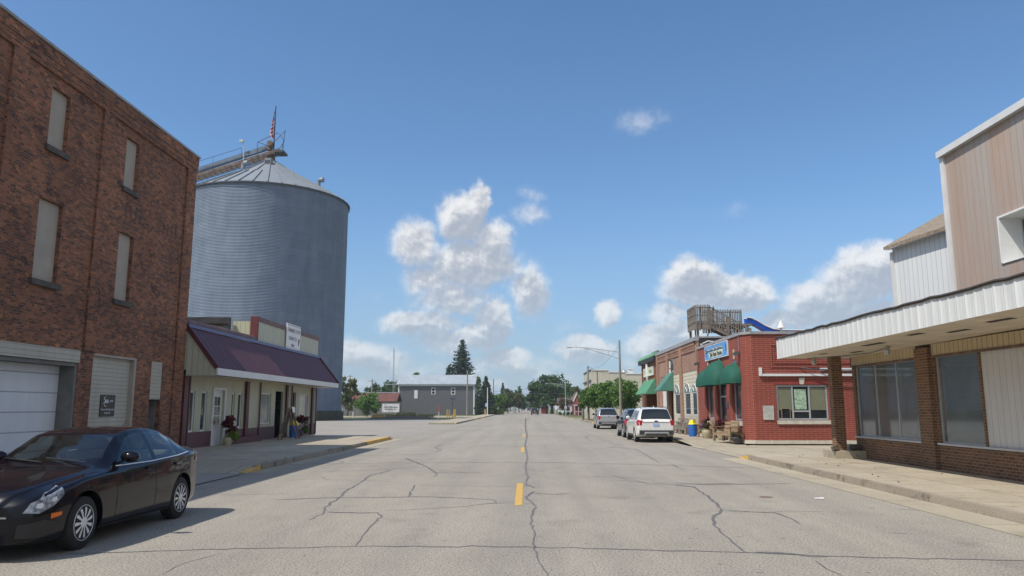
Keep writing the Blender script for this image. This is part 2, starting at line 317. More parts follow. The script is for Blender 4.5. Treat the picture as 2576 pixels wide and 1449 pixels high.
def window(parent,P,a0,a1,z0,z1,d,frame='white_trim',gl='window_dark',fw=.06,nv=0,nh=0,name='window'):
    """frame mesh named window with a child pane"""
    m=MB()
    pbox(m,P,a0,a1,z0,z0+fw,d,d+.05);pbox(m,P,a0,a1,z1-fw,z1,d,d+.05);pbox(m,P,a0,a0+fw,z0+fw,z1-fw,d,d+.05);pbox(m,P,a1-fw,a1,z0+fw,z1-fw,d,d+.05)
    for k in range(nv):
        c=a0+(a1-a0)*(k+1)/(nv+1); pbox(m,P,c-fw*.35,c+fw*.35,z0+fw,z1-fw,d+.005,d+.045)
    for k in range(nh):
        c=z0+(z1-z0)*(k+1)/(nh+1); pbox(m,P,a0+fw,a1-fw,c-fw*.35,c+fw*.35,d+.008,d+.042)
    w=m.build(name,M[frame],parent)
    g=MB(); pbox(g,P,a0+fw*.5,a1-fw*.5,z0+fw*.5,z1-fw*.5,d+.012,d+.022); g.build('pane',M[gl],w)
    return w
def PL(X): return lambda a,z,d:(X+d,a,z)      # left-hand buildings, facing +x
def PR(X): return lambda a,z,d:(X-d,a,z)      # right-hand buildings, facing -x
def PF(Y): return lambda a,z,d:(a,Y-d,z)      # facing the camera
# ================================================================= SETTING
def sheet(name,x0,x1,y0,y1,z,mat,label=None):
    m=MB(); m.quad((x0,y0,z),(x1,y0,z),(x1,y1,z),(x0,y1,z)); return m.build(name,M[mat],kind='structure')
sheet('ground',-1500,1500,-100,1900,-.06,'grass_ground')
RX=7.55
sheet('main_road',-RX,RX,-25,1500,0,'asphalt')
sheet('side_street',-90,-RX,43.7,82.5,-.004,'side_asphalt')
sheet('driveway_apron',-13.2,-RX,-20,20.6,.02,'side_asphalt')
sheet('alley',RX,60,27.6,35.75,.012,'concrete_apron')
sheet('cross_street',RX,90,107,118,-.004,'side_asphalt')
sheet('lot',-90,-10.62,82.6,118,-.012,'side_asphalt')
sheet('gravel_lane',-90,-10.6,146,168,-.03,'concrete_apron')
sheet('gutter',RX-.75,RX,-25,27.5,.005,'gutter_concrete'); 
sheet('gutter_left',-RX,-RX+.55,20.8,43.7,.005,'gutter_concrete'); 
def kerb(name,side,y0,y1,dip0=False,dip1=False,top=.15,w=.16,bend=0,mat='curb_concrete'):
    m=MB(); xs=[(y0,.02 if dip0 else top),(y0+1.1,top),(y1-1.1,top),(y1,.02 if dip1 else top)]
    x=RX*side
    for i in range(3):
        (a,za),(b,zb)=xs[i],xs[i+1]; o=x+w*side
        m.quad((x,a,-.05),(x,b,-.05),(x+.02*side,b,zb),(x+.02*side,a,za)); m.quad((x+.02*side,a,za),(x+.02*side,b,zb),(o,b,zb),(o,a,za)); m.quad((o,a,za),(o,b,zb),(o,b,-.05),(o,a,-.05))
    m.quad((x,y0,-.05),(x+w*side,y0,-.05),(x+w*side,y0,xs[0][1]),(x,y0,xs[0][1])); m.quad((x,y1,-.05),(x+w*side,y1,-.05),(x+w*side,y1,xs[3][1]),(x,y1,xs[3][1]))
    return m.build(name,M[mat],kind='structure')
def walk(name,x0,x1,y0,y1,z0=.15,z1=.17,mat='concrete_walk'):
    m=MB(); m.add([(x0,y0,z0),(x1,y0,z1),(x1,y1,z1),(x0,y1,z0),(x0,y0,-.05),(x1,y0,-.05),(x1,y1,-.05),(x0,y1,-.05)],[(0,1,2,3),(0,4,5,1),(1,5,6,2),(2,6,7,3),(3,7,4,0)])
    return m.build(name,M[mat],kind='structure')
k=RX+.16
kerb('kerb',1,-25,27.5,False,True); kerb('kerb',1,39.4,88,True,False); kerb('kerb',1,121,210,True,False)
kerb('kerb',-1,20.7,43.6,True,True); kerb('kerb',-1,82.6,200,True,False)
walk('sidewalk',k,12.6,-25,27.3); walk('sidewalk',k,10.5,39.4,75); walk('sidewalk',k,10.5,75,106.9); 
walk('sidewalk',k,16,118.1,121)
walk('sidewalk',-k,-13.2,21.8,43.6,.15,.18); walk('sidewalk',-k,-10.6,83.5,200,.15,.15)
# ramps at the sidewalk ends
def rampq(name,x0,x1,ya,za,yb,zb,mat='concrete_apron'):
    m=MB(); m.quad((x0,ya,za),(x1,ya,za),(x1,yb,zb),(x0,yb,zb)); m.build(name,M[mat],kind='structure')
rampq('walk_ramp',k,10.3,35.75,.016,39.4,.15); rampq('walk_ramp',-k,-13.2,20.6,.022,21.8,.15)
m=MB(); m.quad((10.3,35.75,.016),(60,35.75,.016),(60,35.9,.04),(10.3,35.9,.04)); m.build('walk_ramp',M['concrete_apron'],kind='structure')
sheet('walk_verge',k,10.5,75.3,106.0,.158,'grass_ground').data.materials[0]=M['soil'] if False else M['concrete_walk']
# yellow kerb paint: thin skins lying on the kerb
def kpaint(side,y0,y1,dipstart=False,dipend=False):
    m=MB(); x=(RX-.004)*side; top=.155; o=(RX+.20)*side
    za=.03 if dipstart else top; zb=.03 if dipend else top
    m.quad((x,y0,0.006),(x,y1,.006),(x+.02*side,y1,zb),(x+.02*side,y0,za)); m.quad((x+.02*side,y0,za),(x+.02*side,y1,zb),(o,y1,zb+.002),(o,y0,za+.002))
    m.build('kerb_paint',M['yellow_paint'],kind='structure')
kpaint(1,26.4,27.5,False,True); kpaint(1,39.4,40.6,True,False); kpaint(-1,20.7,21.9,True,False); kpaint(-1,36.5,42.5); kpaint(-1,42.5,43.6,False,True); kpaint(-1,82.6,84.5,True); kpaint(-1,112,118); kpaint(-1,128,140); kpaint(1,84,88); kpaint(1,121,126,True)
# centre line dashes
for i in range(14):
    y0=14.15+16.6*i; m=MB(); m.quad((-.21,y0,.004),(-.07,y0,.004),(-.075,y0+4.1,.004),(-.215,y0+4.1,.004)); m.build('lane_dash',M['yellow_paint'],kind='structure')
# tar-sealed cracks
cr=[([(150,1395),(480,1384),(900,1375),(1330,1376),(1600,1383),(1870,1390),(2100,1400),(2400,1407),(2700,1414)],4.2),
 ([(1900,1389),(1960,1391),(2010,1397),(2080,1401)],9),
 ([(690,1258),(830,1252),(1090,1250),(1240,1257),(1249,1265),(1200,1270)],2.6),
 ([(985,1183),(930,1197),(905,1215),(870,1235),(855,1250),(820,1275),(815,1290),(776,1309)],5.5),
 ([(822,1288),(905,1291),(950,1290),(958,1297),(940,1318),(915,1345),(893,1374)],4.5),
 ([(1047,1220),(1036,1232),(1030,1250)],5),([(1020,1152),(1050,1165),(1075,1175),(1100,1193),(1090,1200)],4),
 ([(760,1168),(890,1166),(1130,1163),(1400,1164),(1600,1168),(1900,1178)],1.4),([(1080,1189),(1225,1190)],1.4),([(870,1148),(1110,1142)],1.2),
 ([(1322,1052),(1322,1078),(1326,1096),(1321,1120),(1327,1150),(1322,1180),(1330,1200),(1321,1218),(1345,1228)],4),
 ([(1345,1236),(1322,1250),(1336,1262),(1349,1277),(1336,1300),(1345,1340),(1340,1368),(1352,1405),(1378,1452)],6),
 ([(1330,1240),(1390,1244),(1435,1241)],1.6),([(1690,1215),(1780,1219),(1990,1217)],3),
 ([(1700,1221),(1745,1225),(1782,1250),(1815,1282),(1793,1305),(1800,1325),(1835,1355),(1876,1390)],7),
 ([(1815,1283),(1890,1288),(1970,1292)],3),([(1945,1289),(1985,1303),(2012,1319)],6),
 ([(1535,1124),(1600,1130),(1632,1148),(1659,1165)],3),([(1688,1168),(1720,1182)],3),([(1530,1126),(1570,1118)],1.5),
 ([(1482,1094),(1472,1102),(1490,1110)],2),([(1112,1118),(1093,1126),(1112,1132),(1095,1138)],3),([(2050,1410),(2080,1432),(2125,1452)],5),
 ([(1540,1207),(1700,1220),(1850,1216)],1.3),([(400,1449),(470,1415),(560,1392)],2),([(2230,1340),(2300,1344)],2),([(1470,1060),(1500,1066)],1.2)]
for pts,w in cr:
    P=[Vector((*G(u,v),.004)) for u,v in pts]
    wmod=random.random()*6
    Q=[]
    for a,b in zip(P[:-1],P[1:]):
        n=max(2,int((b-a).length/.18))
        for i in range(n):
            p=a.lerp(b,i/n)
            if i: p+=Vector((random.gauss(0,.018),random.gauss(0,.025),0))
            Q.append(p)
    Q.append(P[-1]); m=MB(); pr=[]
    for i,p in enumerate(Q):
        d=(Q[min(i+1,len(Q)-1)]-Q[max(i-1,0)]).normalized(); s=Vector((-d.y,d.x,0))
        wy=w*.60*p.y/F*(.45+.55*abs(math.sin(i*.23+wmod))+.6*random.random())*.5      # half width seen across
        f=1+abs(d.x)*min(3.0,p.y/1.75/2.2-1 if p.y>4 else 0)   # transverse cracks are foreshortened
        hw=wy*max(1,f); hw*= .25 if i in(0,len(Q)-1) else 1; pr.append((p-s*hw,p+s*hw))
    for (a,b),(c,d2) in zip(pr[:-1],pr[1:]): m.quad(a,b,d2,c)
    m.build('sealed_crack',M['tar'],kind='structure',recalc=False)
for hc in range(22):   # unsealed hairline cracks
    x=random.uniform(-6.5,6.5); y=random.uniform(6,40); a=random.choice([0,0,PI/2])+random.gauss(0,.5); Q=[]
    for i in range(random.randint(8,22)): Q.append(Vector((x,y,.003))); x+=math.cos(a)*.16+random.gauss(0,.03); y+=math.sin(a)*.16+random.gauss(0,.05); a+=random.gauss(0,.22)
    m=MB()
    for i in range(len(Q)-1):
        d=(Q[i+1]-Q[i]).normalized(); s=Vector((-d.y,d.x,0))*.006*(1+Q[i].y/25); m.quad(Q[i]-s,Q[i+1]-s,Q[i+1]+s,Q[i]+s)
    m.build('hairline_crack',M['tar'],kind='structure',recalc=False)
# small litter: flattened paper and a manhole-like valve lid
m=MB(); x,y=G(2060,1255); m.add([(x-.10,y-.03,.01),(x+.08,y-.06,.012),(x+.10,y+.04,.025),(x-.06,y+.07,.012)],[(0,1,2,3)]); m.build('paper_scrap',M['paper'],label='small white scrap of paper lying on the road right of the cracks',cat='litter')
m=MB(); x,y=G(1927,1251); m.lathe([(.0,.008),(.12,.008),(.135,.002)],(x,y,0),20,cap=False); m.build('valve_cover',M['rusty_steel'],label='round rusty valve lid set flush in the right lane',cat='manhole cover')
# ================================================================= LEFT BRICK BUILDING
LX=-13.2
b=empty('brick_building',(LX,20,0),'three-storey mottled orange and dark brick building with boarded windows','building')
P=PL(LX); y0,y1=2.0,28.9; zt=11.62
wins=[(19.74,20.6,8.93,10.65),(23.74,24.58,8.93,10.65),(19.66,20.72,5.18,7.43),(23.74,24.65,5.2,7.43),(15.6,16.5,8.93,10.65),(15.5,16.6,5.18,7.43),(11.6,12.5,8.93,10.65),(11.5,12.6,5.18,7.43)]
gar=(13.6,22.12,0,3.06); d2=(22.87,25.42,0,3.4); d3=(26.52,27.35,0,3.38)
m=MB(); wall(m,P,y0,y1,0,zt,wins+[gar,d2,d3],.16)
m.box((LX-18,y1-.01,0),(LX,y1,zt)) ; m.quad((LX-18,y0,0),(LX,y0,0),(LX,y0,zt),(LX-18,y0,zt)); m.quad((LX-18,y0,0),(LX-18,y1,0),(LX-18,y1,zt),(LX-18,y0,zt)); m.quad((LX-18,y0,zt-.4),(LX,y0,zt-.4),(LX,y1,zt-.4),(LX-18,y1,zt-.4))
m.build('wall',M['old_brick'],b)
# piers: recessed vertical slots beside each pier read as dark lines
for (a,c,zb) in ((22.25,22.85,3.45),(28.15,28.9,3.4),(18.0,18.6,4.0),(13.0,13.5,4.0)):
    q=MB(); pbox(q,P,a,c,zb,11.0,.002,.07); pbox(q,P,a,c,0,zb,.002,.07) if a>28 else None
    q.build('pier',M['old_brick'],b)
q=MB()
for i,(za,zb_,d) in enumerate(((10.98,11.12,.075),(11.12,11.3,.095),(11.3,11.62,.12))): pbox(q,P,y0,y1+.02,za,zb_,.003,d)
q.build('cornice',M['old_brick'],b)
q=MB(); pbox(q,P,y0,y1+.06,zt+.002,zt+.08,-.3,.16); q.build('coping',M['metal_cap'],b)
for (a,c,z0,z1) in wins:
    q=MB(); pbox(q,P,a,c,z0,z1,-.16,-.12); w=q.build('window_board',M['panel_grey'],b)
    q=MB(); pbox(q,P,a-.1,c+.1,z0-.16,z0-.002,-.1,.09); q.build('sill',M['sill_dark'],w)
q=MB(); q.box((LX-.50,13.4,0),(LX-.47,22.1,3.05)); gd=q.build('garage_door',M['garage_white'],b)
q=MB(); q.box((LX-.469,22.0,0),(LX-.02,22.118,3.05)); q.box((LX-.469,13.602,2.95),(LX-.02,21.99,3.055)); q.build('door_jamb',M['jamb_grey'],b)
q=MB(); pbox(q,P,13.4,22.1,3.06,3.42,.004,.05); q.build('lintel',M['siding_grey'],b)
q=MB(); pbox(q,P,22.87,25.42,0,3.4,-.16,-.13); q.build('siding_panel',M['siding_grey'],b)
q=MB(); pbox(q,P,25.3,25.42,0,3.4,-.129,.02); pbox(q,P,22.87,25.3,3.33,3.4,-.129,.02); q.build('panel_frame',M['panel_grey'],b)
q=MB(); pbox(q,P,26.52,27.35,2.05,3.38,-.16,-.02); q.build('siding_panel',M['siding_grey'],b)
q=MB(); pbox(q,P,26.52,27.35,0,2.05,-.6,-.57); dd=q.build('door',M['white_paint'],b)
q=MB(); q.box((LX-.57,27.30,0),(LX-.161,27.36,2.05)); q.build('door_jamb',M['jamb_grey'],b)
for (a,c) in ((24.0,26.2),(26.6,28.1)):   # bricked-up band of old lettering ghosts: slight recesses
    for k in range(4): q=MB(); pbox(q,P,a+.32*k,a+.32*k+.05,8.0,8.45,.002,.012); q.build('brick_relief',M['sill_dark'],b)
s=empty('wall_sign',(LX,24.05,1.5),'square black sign with a swirl emblem fixed to the grey siding','sign')
q=MB(); pbox(q,P,23.66,24.5,1.48,2.16,-.125,-.10); q.build('panel',M['sign_black'],s)
sx=LX-.098
text('360',.17,M['sign_white'],s,(sx,23.98,1.95),'+x',sx=-1 if False else 1,bold=.004); 
text('yield',.09,M['sign_white'],s,(sx,24.27,1.97),'+x'); text('Farmers Co-Operative',.085,M['sign_white'],s,(sx,24.08,1.70),'+x'); text('Grain Co.',.085,M['sign_white'],s,(sx,24.08,1.59),'+x')
for nm,mt,a0,a1 in (('emblem_arc','red_paint',.2,1.6),('emblem_arc','sign_white',3.3,4.9),('emblem_arc','sign_white',1.9,2.7),('emblem_arc','red_paint',5.0,5.6)):
    q=MB(); pts=[(sx,23.95+.12*math.cos(t),1.95+.155*math.sin(t)) for t in np.linspace(a0,a1,9)]; q.tube(pts,.012,5); q.build(nm,M[mt],s)
# ================================================================= LEFT SHOP WITH MANSARD
b=empty('feed_store',(LX,38,0),'cream metal shop with maroon mansard roof between brick building and side street','building')
ye=47.8; EX=-11.9
holes=[(29.55,30.35,.8,2.45),(30.75,31.5,.8,2.45),(31.95,33.0,.18,2.5),(33.9,34.35,.85,2.4),(35.0,35.45,.85,2.4),(37.7,39.6,.85,2.5),(40.1,41.5,.15,2.55),(42.4,43.1,.15,2.6),(44.1,46.0,.9,2.5)]
# y positions measured on the photograph
holes=[(29.62,30.25,.8,2.42),(30.85,31.4,.8,2.42),(32.0,33.15,.18,2.5),(34.05,34.4,.85,2.42),(34.8,35.3,.85,2.42),(37.72,39.3,.95,2.5),(40.0,41.3,.15,2.62),(42.9,43.6,.15,2.62),(44.3,46.0,.95,2.5)]
m=MB(); wall(m,P,28.91,ye,0,3.3,holes,.12); m.build('wall',M['cream_metal'],b)
q=MB(); q.box((LX-14,ye-.02,0),(LX,ye,5.0)); q.box((LX-14,28.95,4.6),(LX-.02,ye-.02,4.62)); q.build('side_wall',M['cream_metal'],b)
segs=[(28.95,31.98),(33.17,37.7),(37.7,39.98),(43.62,46.3),(46.3,ye)]
for a,c in segs: q=MB(); pbox(q,P,a,c,.15,.8,.003,.04); q.build('wainscot',M['maroon_ribs'],b)
for a,wd in ((28.98,.35),(29.5,.1),(35.56,.35),(37.5,.1),(41.6,.3),(42.6,.12),(46.6,.35),(47.6,.12)):
    q=MB(); pbox(q,P,a,a+wd,.15,3.2,.042,.07+wd*.15); q.build('post',M['maroon'],b)
for i,h in enumerate(holes):
    if i==2:
        q=MB(); pbox(q,P,h[0],h[1],h[2],h[3],-.1,-.07); d=q.build('door',M['white_paint'],b)
        q=MB(); pbox(q,P,h[0]+.25,h[1]-.25,1.0,2.25,-.069,-.06); q.build('pane',M['window_grey'],d)
        q=MB(); 
        for kk in range(4): pbox(q,P,h[0]+.22,h[1]-.22,1.0+.41*kk-.015,1.0+.41*kk+.02,-.059,-.05)
        pbox(q,P,(h[0]+h[1])/2-.015,(h[0]+h[1])/2+.015,1.0,2.25,-.0585,-.0505); q.build('muntin',M['white_paint'],d)
        q=MB(); pbox(q,P,h[0]-.12,h[0],.18,h[3]+.1,.003,.06);pbox(q,P,h[1],h[1]+.12,.18,h[3]+.1,.003,.06);pbox(q,P,h[0],h[1],h[3],h[3]+.1,.003,.06); q.build('door_frame',M['white_paint'],b)
    elif i in (6,7):
        q=MB(); pbox(q,P,h[0],h[1],h[2],h[3],-.9,-.88); pbox(q,P,h[0]-.02,h[0],h[2],h[3],-.88,-.13); pbox(q,P,h[1],h[1]+.02,h[2],h[3],-.88,-.13);pbox(q,P,h[0],h[1],h[3],h[3]+.02,-.88,-.13); d=q.build('door',M['window_dark' if i==6 else 'maroon'],b)
    else:
        window(b,P,h[0],h[1],h[2],h[3],-.1,'white_paint',{0:'window_grey',1:'window_grey',5:'window_light',8:'window_light'}.get(i,'window_dark'),.07)
q=MB(); pbox(q,P,33.2,36.9,.15,.45,.05,.45); q.build('step',M['maroon'],b)
# mansard: ribbed slope
yA,yB=29.0,ye+.15; RZ=4.85; EZ=3.28
q=MB(); n=int((yB-yA)/.075)
for i in range(n):
    a=yA+(yB-yA)*i/n; c=yA+(yB-yA)*(i+1)/n; o=[0,.018,.018,0][i%4]; o2=[0,.018,.018,0][(i+1)%4]
    q.quad((LX+.05+o,a,RZ+o),(LX+.05+o2,c,RZ+o2),(EX+o2,c,EZ+o2),(EX+o,a,EZ+o))
q.build('mansard_roof',M['maroon_ribs'],b,recalc=False)
q=MB(); q.prism([(LX,yA-.02,2.98),(EX,yA-.02,2.98),(EX,yA-.02,EZ-.04),(LX,yA-.02,RZ+.1)],(0,.015,0)); q.build('gable_end',M['cream_metal'],b)
q=MB(); q.prism([(LX,yB,2.98),(EX,yB,2.98),(EX,yB,EZ-.04),(LX,yB,RZ)],(0,.015,0)); q.build('gable_end',M['cream_metal'],b)
for yy in (yA-.04,yB+.02):
    q=MB(); q.bar((LX+.02,yy,RZ+.08),(EX+.03,yy,EZ),.1,.16); q.build('rake_trim',M['maroon'],b)
q=MB(); q.box((EX-.02,yA,3.0),(EX+.05,yB,3.27)); q.build('fascia',M['white_paint'],b)
q=MB(); q.quad((LX,yA,2.98),(EX-.02,yA,2.98),(EX-.02,yB,2.98),(LX,yB,2.98)); q.build('soffit',M['cream_soffit'],b)
q=MB(); q.bar((LX+.1,yA,RZ+.08),(LX+.1,yB,RZ+.08),.03,.14); q.build('flashing',M['slide_blue'] if False else plain('flash_blue',(.07,.08,.22),.4,.15,3),b)
q=MB(); q.tube([(LX-.1,yA,RZ+.2),(LX-.1,36.7,RZ+.22)],.16,8); q.build('ridge_cap',M['maroon_faded'],b)
PZ=6.15
q=MB(); pbox(q,P,36.75,ye,RZ-.1,PZ-.18,-.25,-.0); q.box((LX-1.2,36.75,RZ-.1),(LX-.25,36.78,PZ-.18)); q.build('parapet',M['cream_metal'],b)
q=MB(); pbox(q,P,36.68,ye+.04,PZ-.18,PZ+.04,-.3,.05); q.build('parapet_cap',M['maroon_faded'],b)
q=MB(); pbox(q,P,36.66,36.8,RZ,PZ+.045,-.31,.06); q.build('corner_trim',plain('trim_red',(.12,.025,.028),.6,.2,4),b)
# dark tarred roof behind (seen over the mansard)
q=MB(); q.box((LX-9,36.4,4.62),(LX-1.25,36.6,PZ-.02)); q.build('roof_wall',plain('tar_roof',(.03,.03,.032),.6,.5,1.5,dirt=((.5,.5,.5),2.5,.68)),b)
q=MB(); q.box((LX-9,36.36,PZ-.36),(LX-1.25,36.39,PZ-.31)); q.build('roof_flashing',M['chrome'],b)
s=empty('roof_sign',(LX,42.3,5.0),'tall faded white board with worn lettering on the shop parapet','sign')
q=MB(); pbox(q,P,41.1,43.6,4.98,6.38,.05,.10); q.build('board',M['sign_white'],s)
for z,tx,sz,yy in ((6.02,'FARMERS COOP',.30,42.35),(5.58,'GRAIN CO.',.30,42.2),(5.2,'KINDE',.2,42.2)): text(tx,sz,M['ink_faded'],s,(LX+.104,yy,z),'+x',bold=.004)
q=MB()
for k in range(7): q.tube([(LX+.106,43.25,5.25),(LX+.106,43.3+.05*k-.12,5.6+.03*(k%3))],.015,4)
q.build('wheat_emblem',M['ink_faded'],s)
q=MB(); pbox(q,P,41.1,43.6,6.30,6.33,.1,.104);pbox(q,P,41.1,43.6,5.06,5.08,.1,.104); q.build('border',M['ink_faded'],s)
# ================================================================= foliage maker
def leaves(centres,radii,n,size,flat=1.,rng=RNG):
    C=np.array(centres); R=np.array(radii)
    idx=rng.integers(0,len(C),n); d=rng.normal(size=(n,3)); d/=np.linalg.norm(d,axis=1)[:,None]; d*=(rng.random(n)**.45)[:,None]
    p=C[idx]+d*R[idx]; a=rng.normal(size=(n,3)); a/=np.linalg.norm(a,axis=1)[:,None]; c=np.cross(a,rng.normal(size=(n,3))); c/=np.linalg.norm(c,axis=1)[:,None]
    s=size*(.55+.9*rng.random(n))[:,None]; a=a*s; c=c*s*.6
    v=np.stack([p-a,p+c*.9,p+a,p-c*.9],1).reshape(-1,3); return v
def leafobj(name,v,mat,parent,off):
    n=len(v)//4; me=bpy.data.meshes.new(name); v=v-np.array(off)
    me.vertices.add(n*4); me.vertices.foreach_set('co',v.ravel()); me.loops.add(n*4); me.loops.foreach_set('vertex_index',np.arange(n*4)); me.polygons.add(n); me.polygons.foreach_set('loop_start',np.arange(0,n*4,4)); me.update(calc_edges=True); me.validate()
    me.materials.append(M[mat]); o=bpy.data.objects.new(name,me); COL.objects.link(o); o.parent=parent; return o
def clumps(c,r,n,cr,rng=RNG,hollow=.55):
    out=[];rad=[]
    for i in range(n):
        d=rng.normal(size=3); d/=np.linalg.norm(d); k=hollow+(1-hollow)*rng.random(); p=np.array(c)+d*np.array(r)*k
        out.append(p); s=cr*(.6+.8*rng.random()); rad.append((s,s,s*.75))
    return out,rad
def tree(loc,h,w,label,mat='leaf_mid',n=2600,size=.22,trunk_h=None,ncl=40,name='broadleaf_tree',group=None,tr=.14,d=None,lobes=None,multi=1):
    x,y,z=loc; th=trunk_h if trunk_h is not None else h*.3; d=d or w
    e=empty(name,loc,label,'tree',group)
    cc=(x,y,z+(h+th*.8)/2); rr=(w/2*.88,d/2*.88,(h-th*.8)/2*.96)
    C,R=clumps(cc,rr,ncl,w*.16,hollow=.35)
    if lobes:
        for (lx,lz,lr) in lobes: c2,r2=clumps((x+lx,y,z+lz),(lr,lr,lr*.8),14,lr*.45); C+=c2;R+=r2
    leafobj('crown',leaves(C,R,n,size),mat,e,loc)
    m=MB()
    for k in range(multi):
        ang=2*PI*k/max(1,multi)+.5; sx=.12*(multi>1)*w
        m.tube([(x,y,z),(x+math.cos(ang)*sx*.4,y+math.sin(ang)*sx*.4,z+th*.7),(x+math.cos(ang)*sx,y,z+th*1.25)],[tr*(.7 if multi>1 else 1.15),tr*.75,tr*.6],7)
        for j in range(4):
            t=ang+j*1.7; m.tube([(x+math.cos(ang)*sx*.7,y,z+th*.95),(x+math.cos(t)*w*.15,y+math.sin(t)*w*.15,z+th*1.4),(x+math.cos(t)*w*.33,y+math.sin(t)*w*.33,z+h*.72)],[tr*.5,tr*.35,tr*.12],5)
    m.build('trunk',M['bark'],e); return e
def spruce(loc,h,w,label,n=60,mat='leaf_spruce',size=.18,group=None,name='spruce_tree',dens=30,sparse=1.,base=.08):
    x,y,z=loc; e=empty(name,loc,label,'tree',group); V=[]; m=MB(); m.tube([(x,y,z),(x,y,z+h*.6),(x,y,z+h)],[w*.035+.05,w*.02+.03,.02],7)
    rows=int(n)
    for i in range(rows):
        f=i/rows; zz=z+h*(base+(1-base)*f); r=w/2*(1-f)**.8*(.72+.4*RNG.random()); nb=int((9 if f<.8 else 6)*sparse)
        for k in range(nb):
            a=2*PI*(k+RNG.random()*.8)/nb; L_=r*(.7+.45*RNG.random()); nn=max(3,int(dens*L_/ (w/2)))
            s=np.linspace(.12,1,nn); px=x+np.cos(a)*L_*s; py=y+np.sin(a)*L_*s; pz=zz-L_*.28*s+L_*.16*s**3
            c=np.stack([px,py,pz],1); v=leaves(c,np.full((nn,3),(.05+.03*w,.05+.03*w,.03+.01*w)),nn*2,size); V.append(v)
    leafobj('crown',np.concatenate(V),mat,e,loc); m.build('trunk',M['bark'],e); return e
# ================================================================= SILO
SCX,SCY,SR=-39.0,110.6,11.85; ZE=32.4
s=empty('grain_silo',(SCX,SCY,0),'huge corrugated grey steel grain bin with conical roof behind the cream shop','silo')
q=MB(); prof=[]; z=1.3; k_=0
while z<ZE: prof.append((SR+(.020 if k_%2 else -.012),z)); z+=.10; k_+=1
q.lathe(prof,(SCX,SCY,0),128,cap=False); q.build('shell',M['silo_steel'],s,smooth=30)
q=MB(); q.lathe([(SR+.35,-.05),(SR+.35,1.2),(SR-.2,1.32)],(SCX,SCY,0),64,cap=False); q.build('foundation',M['silo_base'],s)
for i in range(24):   # vertical stiffener seams
    pass
apex=ZE+6.75
q=MB(); q.lathe([(SR+.25,ZE-.12),(SR*.52,ZE+(apex-ZE)*.49),(SR*.515,ZE+(apex-ZE)*.475+.0),(.5,apex)],(SCX,SCY,0),96,cap=False); q.build('roof',M['silo_roof'],s,smooth=20)
for i in range(40):
    t=2*PI*i/40; c,sn=math.cos(t),math.sin(t)
    if sn>.75: continue
    q=MB(); q.bar((SCX+c*(SR+.25),SCY+sn*(SR+.25),ZE-.05),(SCX+c*SR*.53,SCY+sn*SR*.53,ZE+(apex-ZE)*.48+.08),.13,.2)
    if i%2==0: q.bar((SCX+c*SR*.5,SCY+sn*SR*.5,ZE+(apex-ZE)*.49+.1),(SCX+c*.6,SCY+sn*.6,apex-.02),.11,.18)
    q.build('roof_rib',M['silo_roof'],s)
q=MB(); q.lathe([(SR*.52+.1,ZE+(apex-ZE)*.475-.12),(SR*.52+.1,ZE+(apex-ZE)*.475+.03)],(SCX,SCY,0),96,cap=False); q.lathe([(SR+.3,ZE-.28),(SR+.3,ZE-.1)],(SCX,SCY,0),96,cap=False); q.build('eave_ring',M['dark_metal'],s)
def roofpt(ang,f,up=0):
    r=SR*(1-f); return Vector((SCX+math.cos(ang)*r,SCY+math.sin(ang)*r,ZE+(apex-ZE)*f+up))
p=roofpt(-1.35,.80,.1); q=MB(); q.box((p.x-.45,p.y-.5,p.z-.2),(p.x+.45,p.y+.5,p.z+.75)); h=q.build('roof_hatch',M['silo_roof'],s); q=MB(); q.box((p.x-.38,p.y-.515,p.z-.1),(p.x+.38,p.y-.505,p.z+.45)); q.build('hatch_opening',M['dark_metal'],h)
for ang,f in ((-.15,.33),(-2.25,.62)):
    p=roofpt(ang,f,.1); q=MB(); q.tube([p,p+Vector((0,0,.7)),p+Vector((.25,-.1,.95)),p+Vector((.75,-.2,.9))],[.3,.3,.36,.4],10); q.build('roof_vent',M['silo_roof'],s)
# top conveyor
cv=empty('conveyor',(SCX,SCY,apex),'rusty inclined grain conveyor bridge with handrails reaching the top of the silo','conveyor')
A=Vector((SCX+1.7,SCY-.6,apex+1.35)); x1,z1=onY(485,450,SCY-.6); B_=Vector((x1,SCY-.6,z1)); dv=(B_-A).normalized(); B_=A+dv*34
up=Vector((-dv.z*-1,0,0)); upv=Vector((0,0,1))
q=MB(); q.bar(A+Vector((0,-.7,0)),B_+Vector((0,-.7,0)),.12,.45); q.bar(A+Vector((0,.7,0)),B_+Vector((0,.7,0)),.12,.45); q.build('girder',M['rusty_steel'],cv)
q=MB(); q.bar(A+Vector((-1.2,-.2,.75)),B_+Vector((0,-.2,.75)),.5,.7); q.build('trough',M['silo_steel'],cv)
q=MB(); q.bar(A+Vector((0,-.75,-.35)),B_+Vector((0,-.75,-.35)),.06,.08); q.bar(A+Vector((0,.75,-.35)),B_+Vector((0,.75,-.35)),.06,.08)
for i in range(30): 
    c=A+dv*(i*.85); q.bar(c+Vector((0,-.8,-.4)),c+Vector((0,.8,-.4)),.07); q.bar(c+Vector((0,-.9,0)),c+Vector((.25,-1.1,-.9)),.05)
q.build('walkway',M['dark_metal'],cv)
q=MB()
for sy in (-1,1):
    for sx in (-1.5,1.5): q.bar(B_-dv*2+Vector((sx*.4,sy,-.2)),Vector((B_.x-dv.x*2+sx,B_.y+sy*1.6,0)),.2)
for k in range(8):
    f=k/8; zz=(B_.z-.5)*f+1; w_=1.6-.6*f; q.bar((B_.x-dv.x*2-w_,B_.y-w_,zz),(B_.x-dv.x*2+w_*.9,B_.y-w_,zz+3.2),.08)
q.build('support_tower',M['galv'],cv)
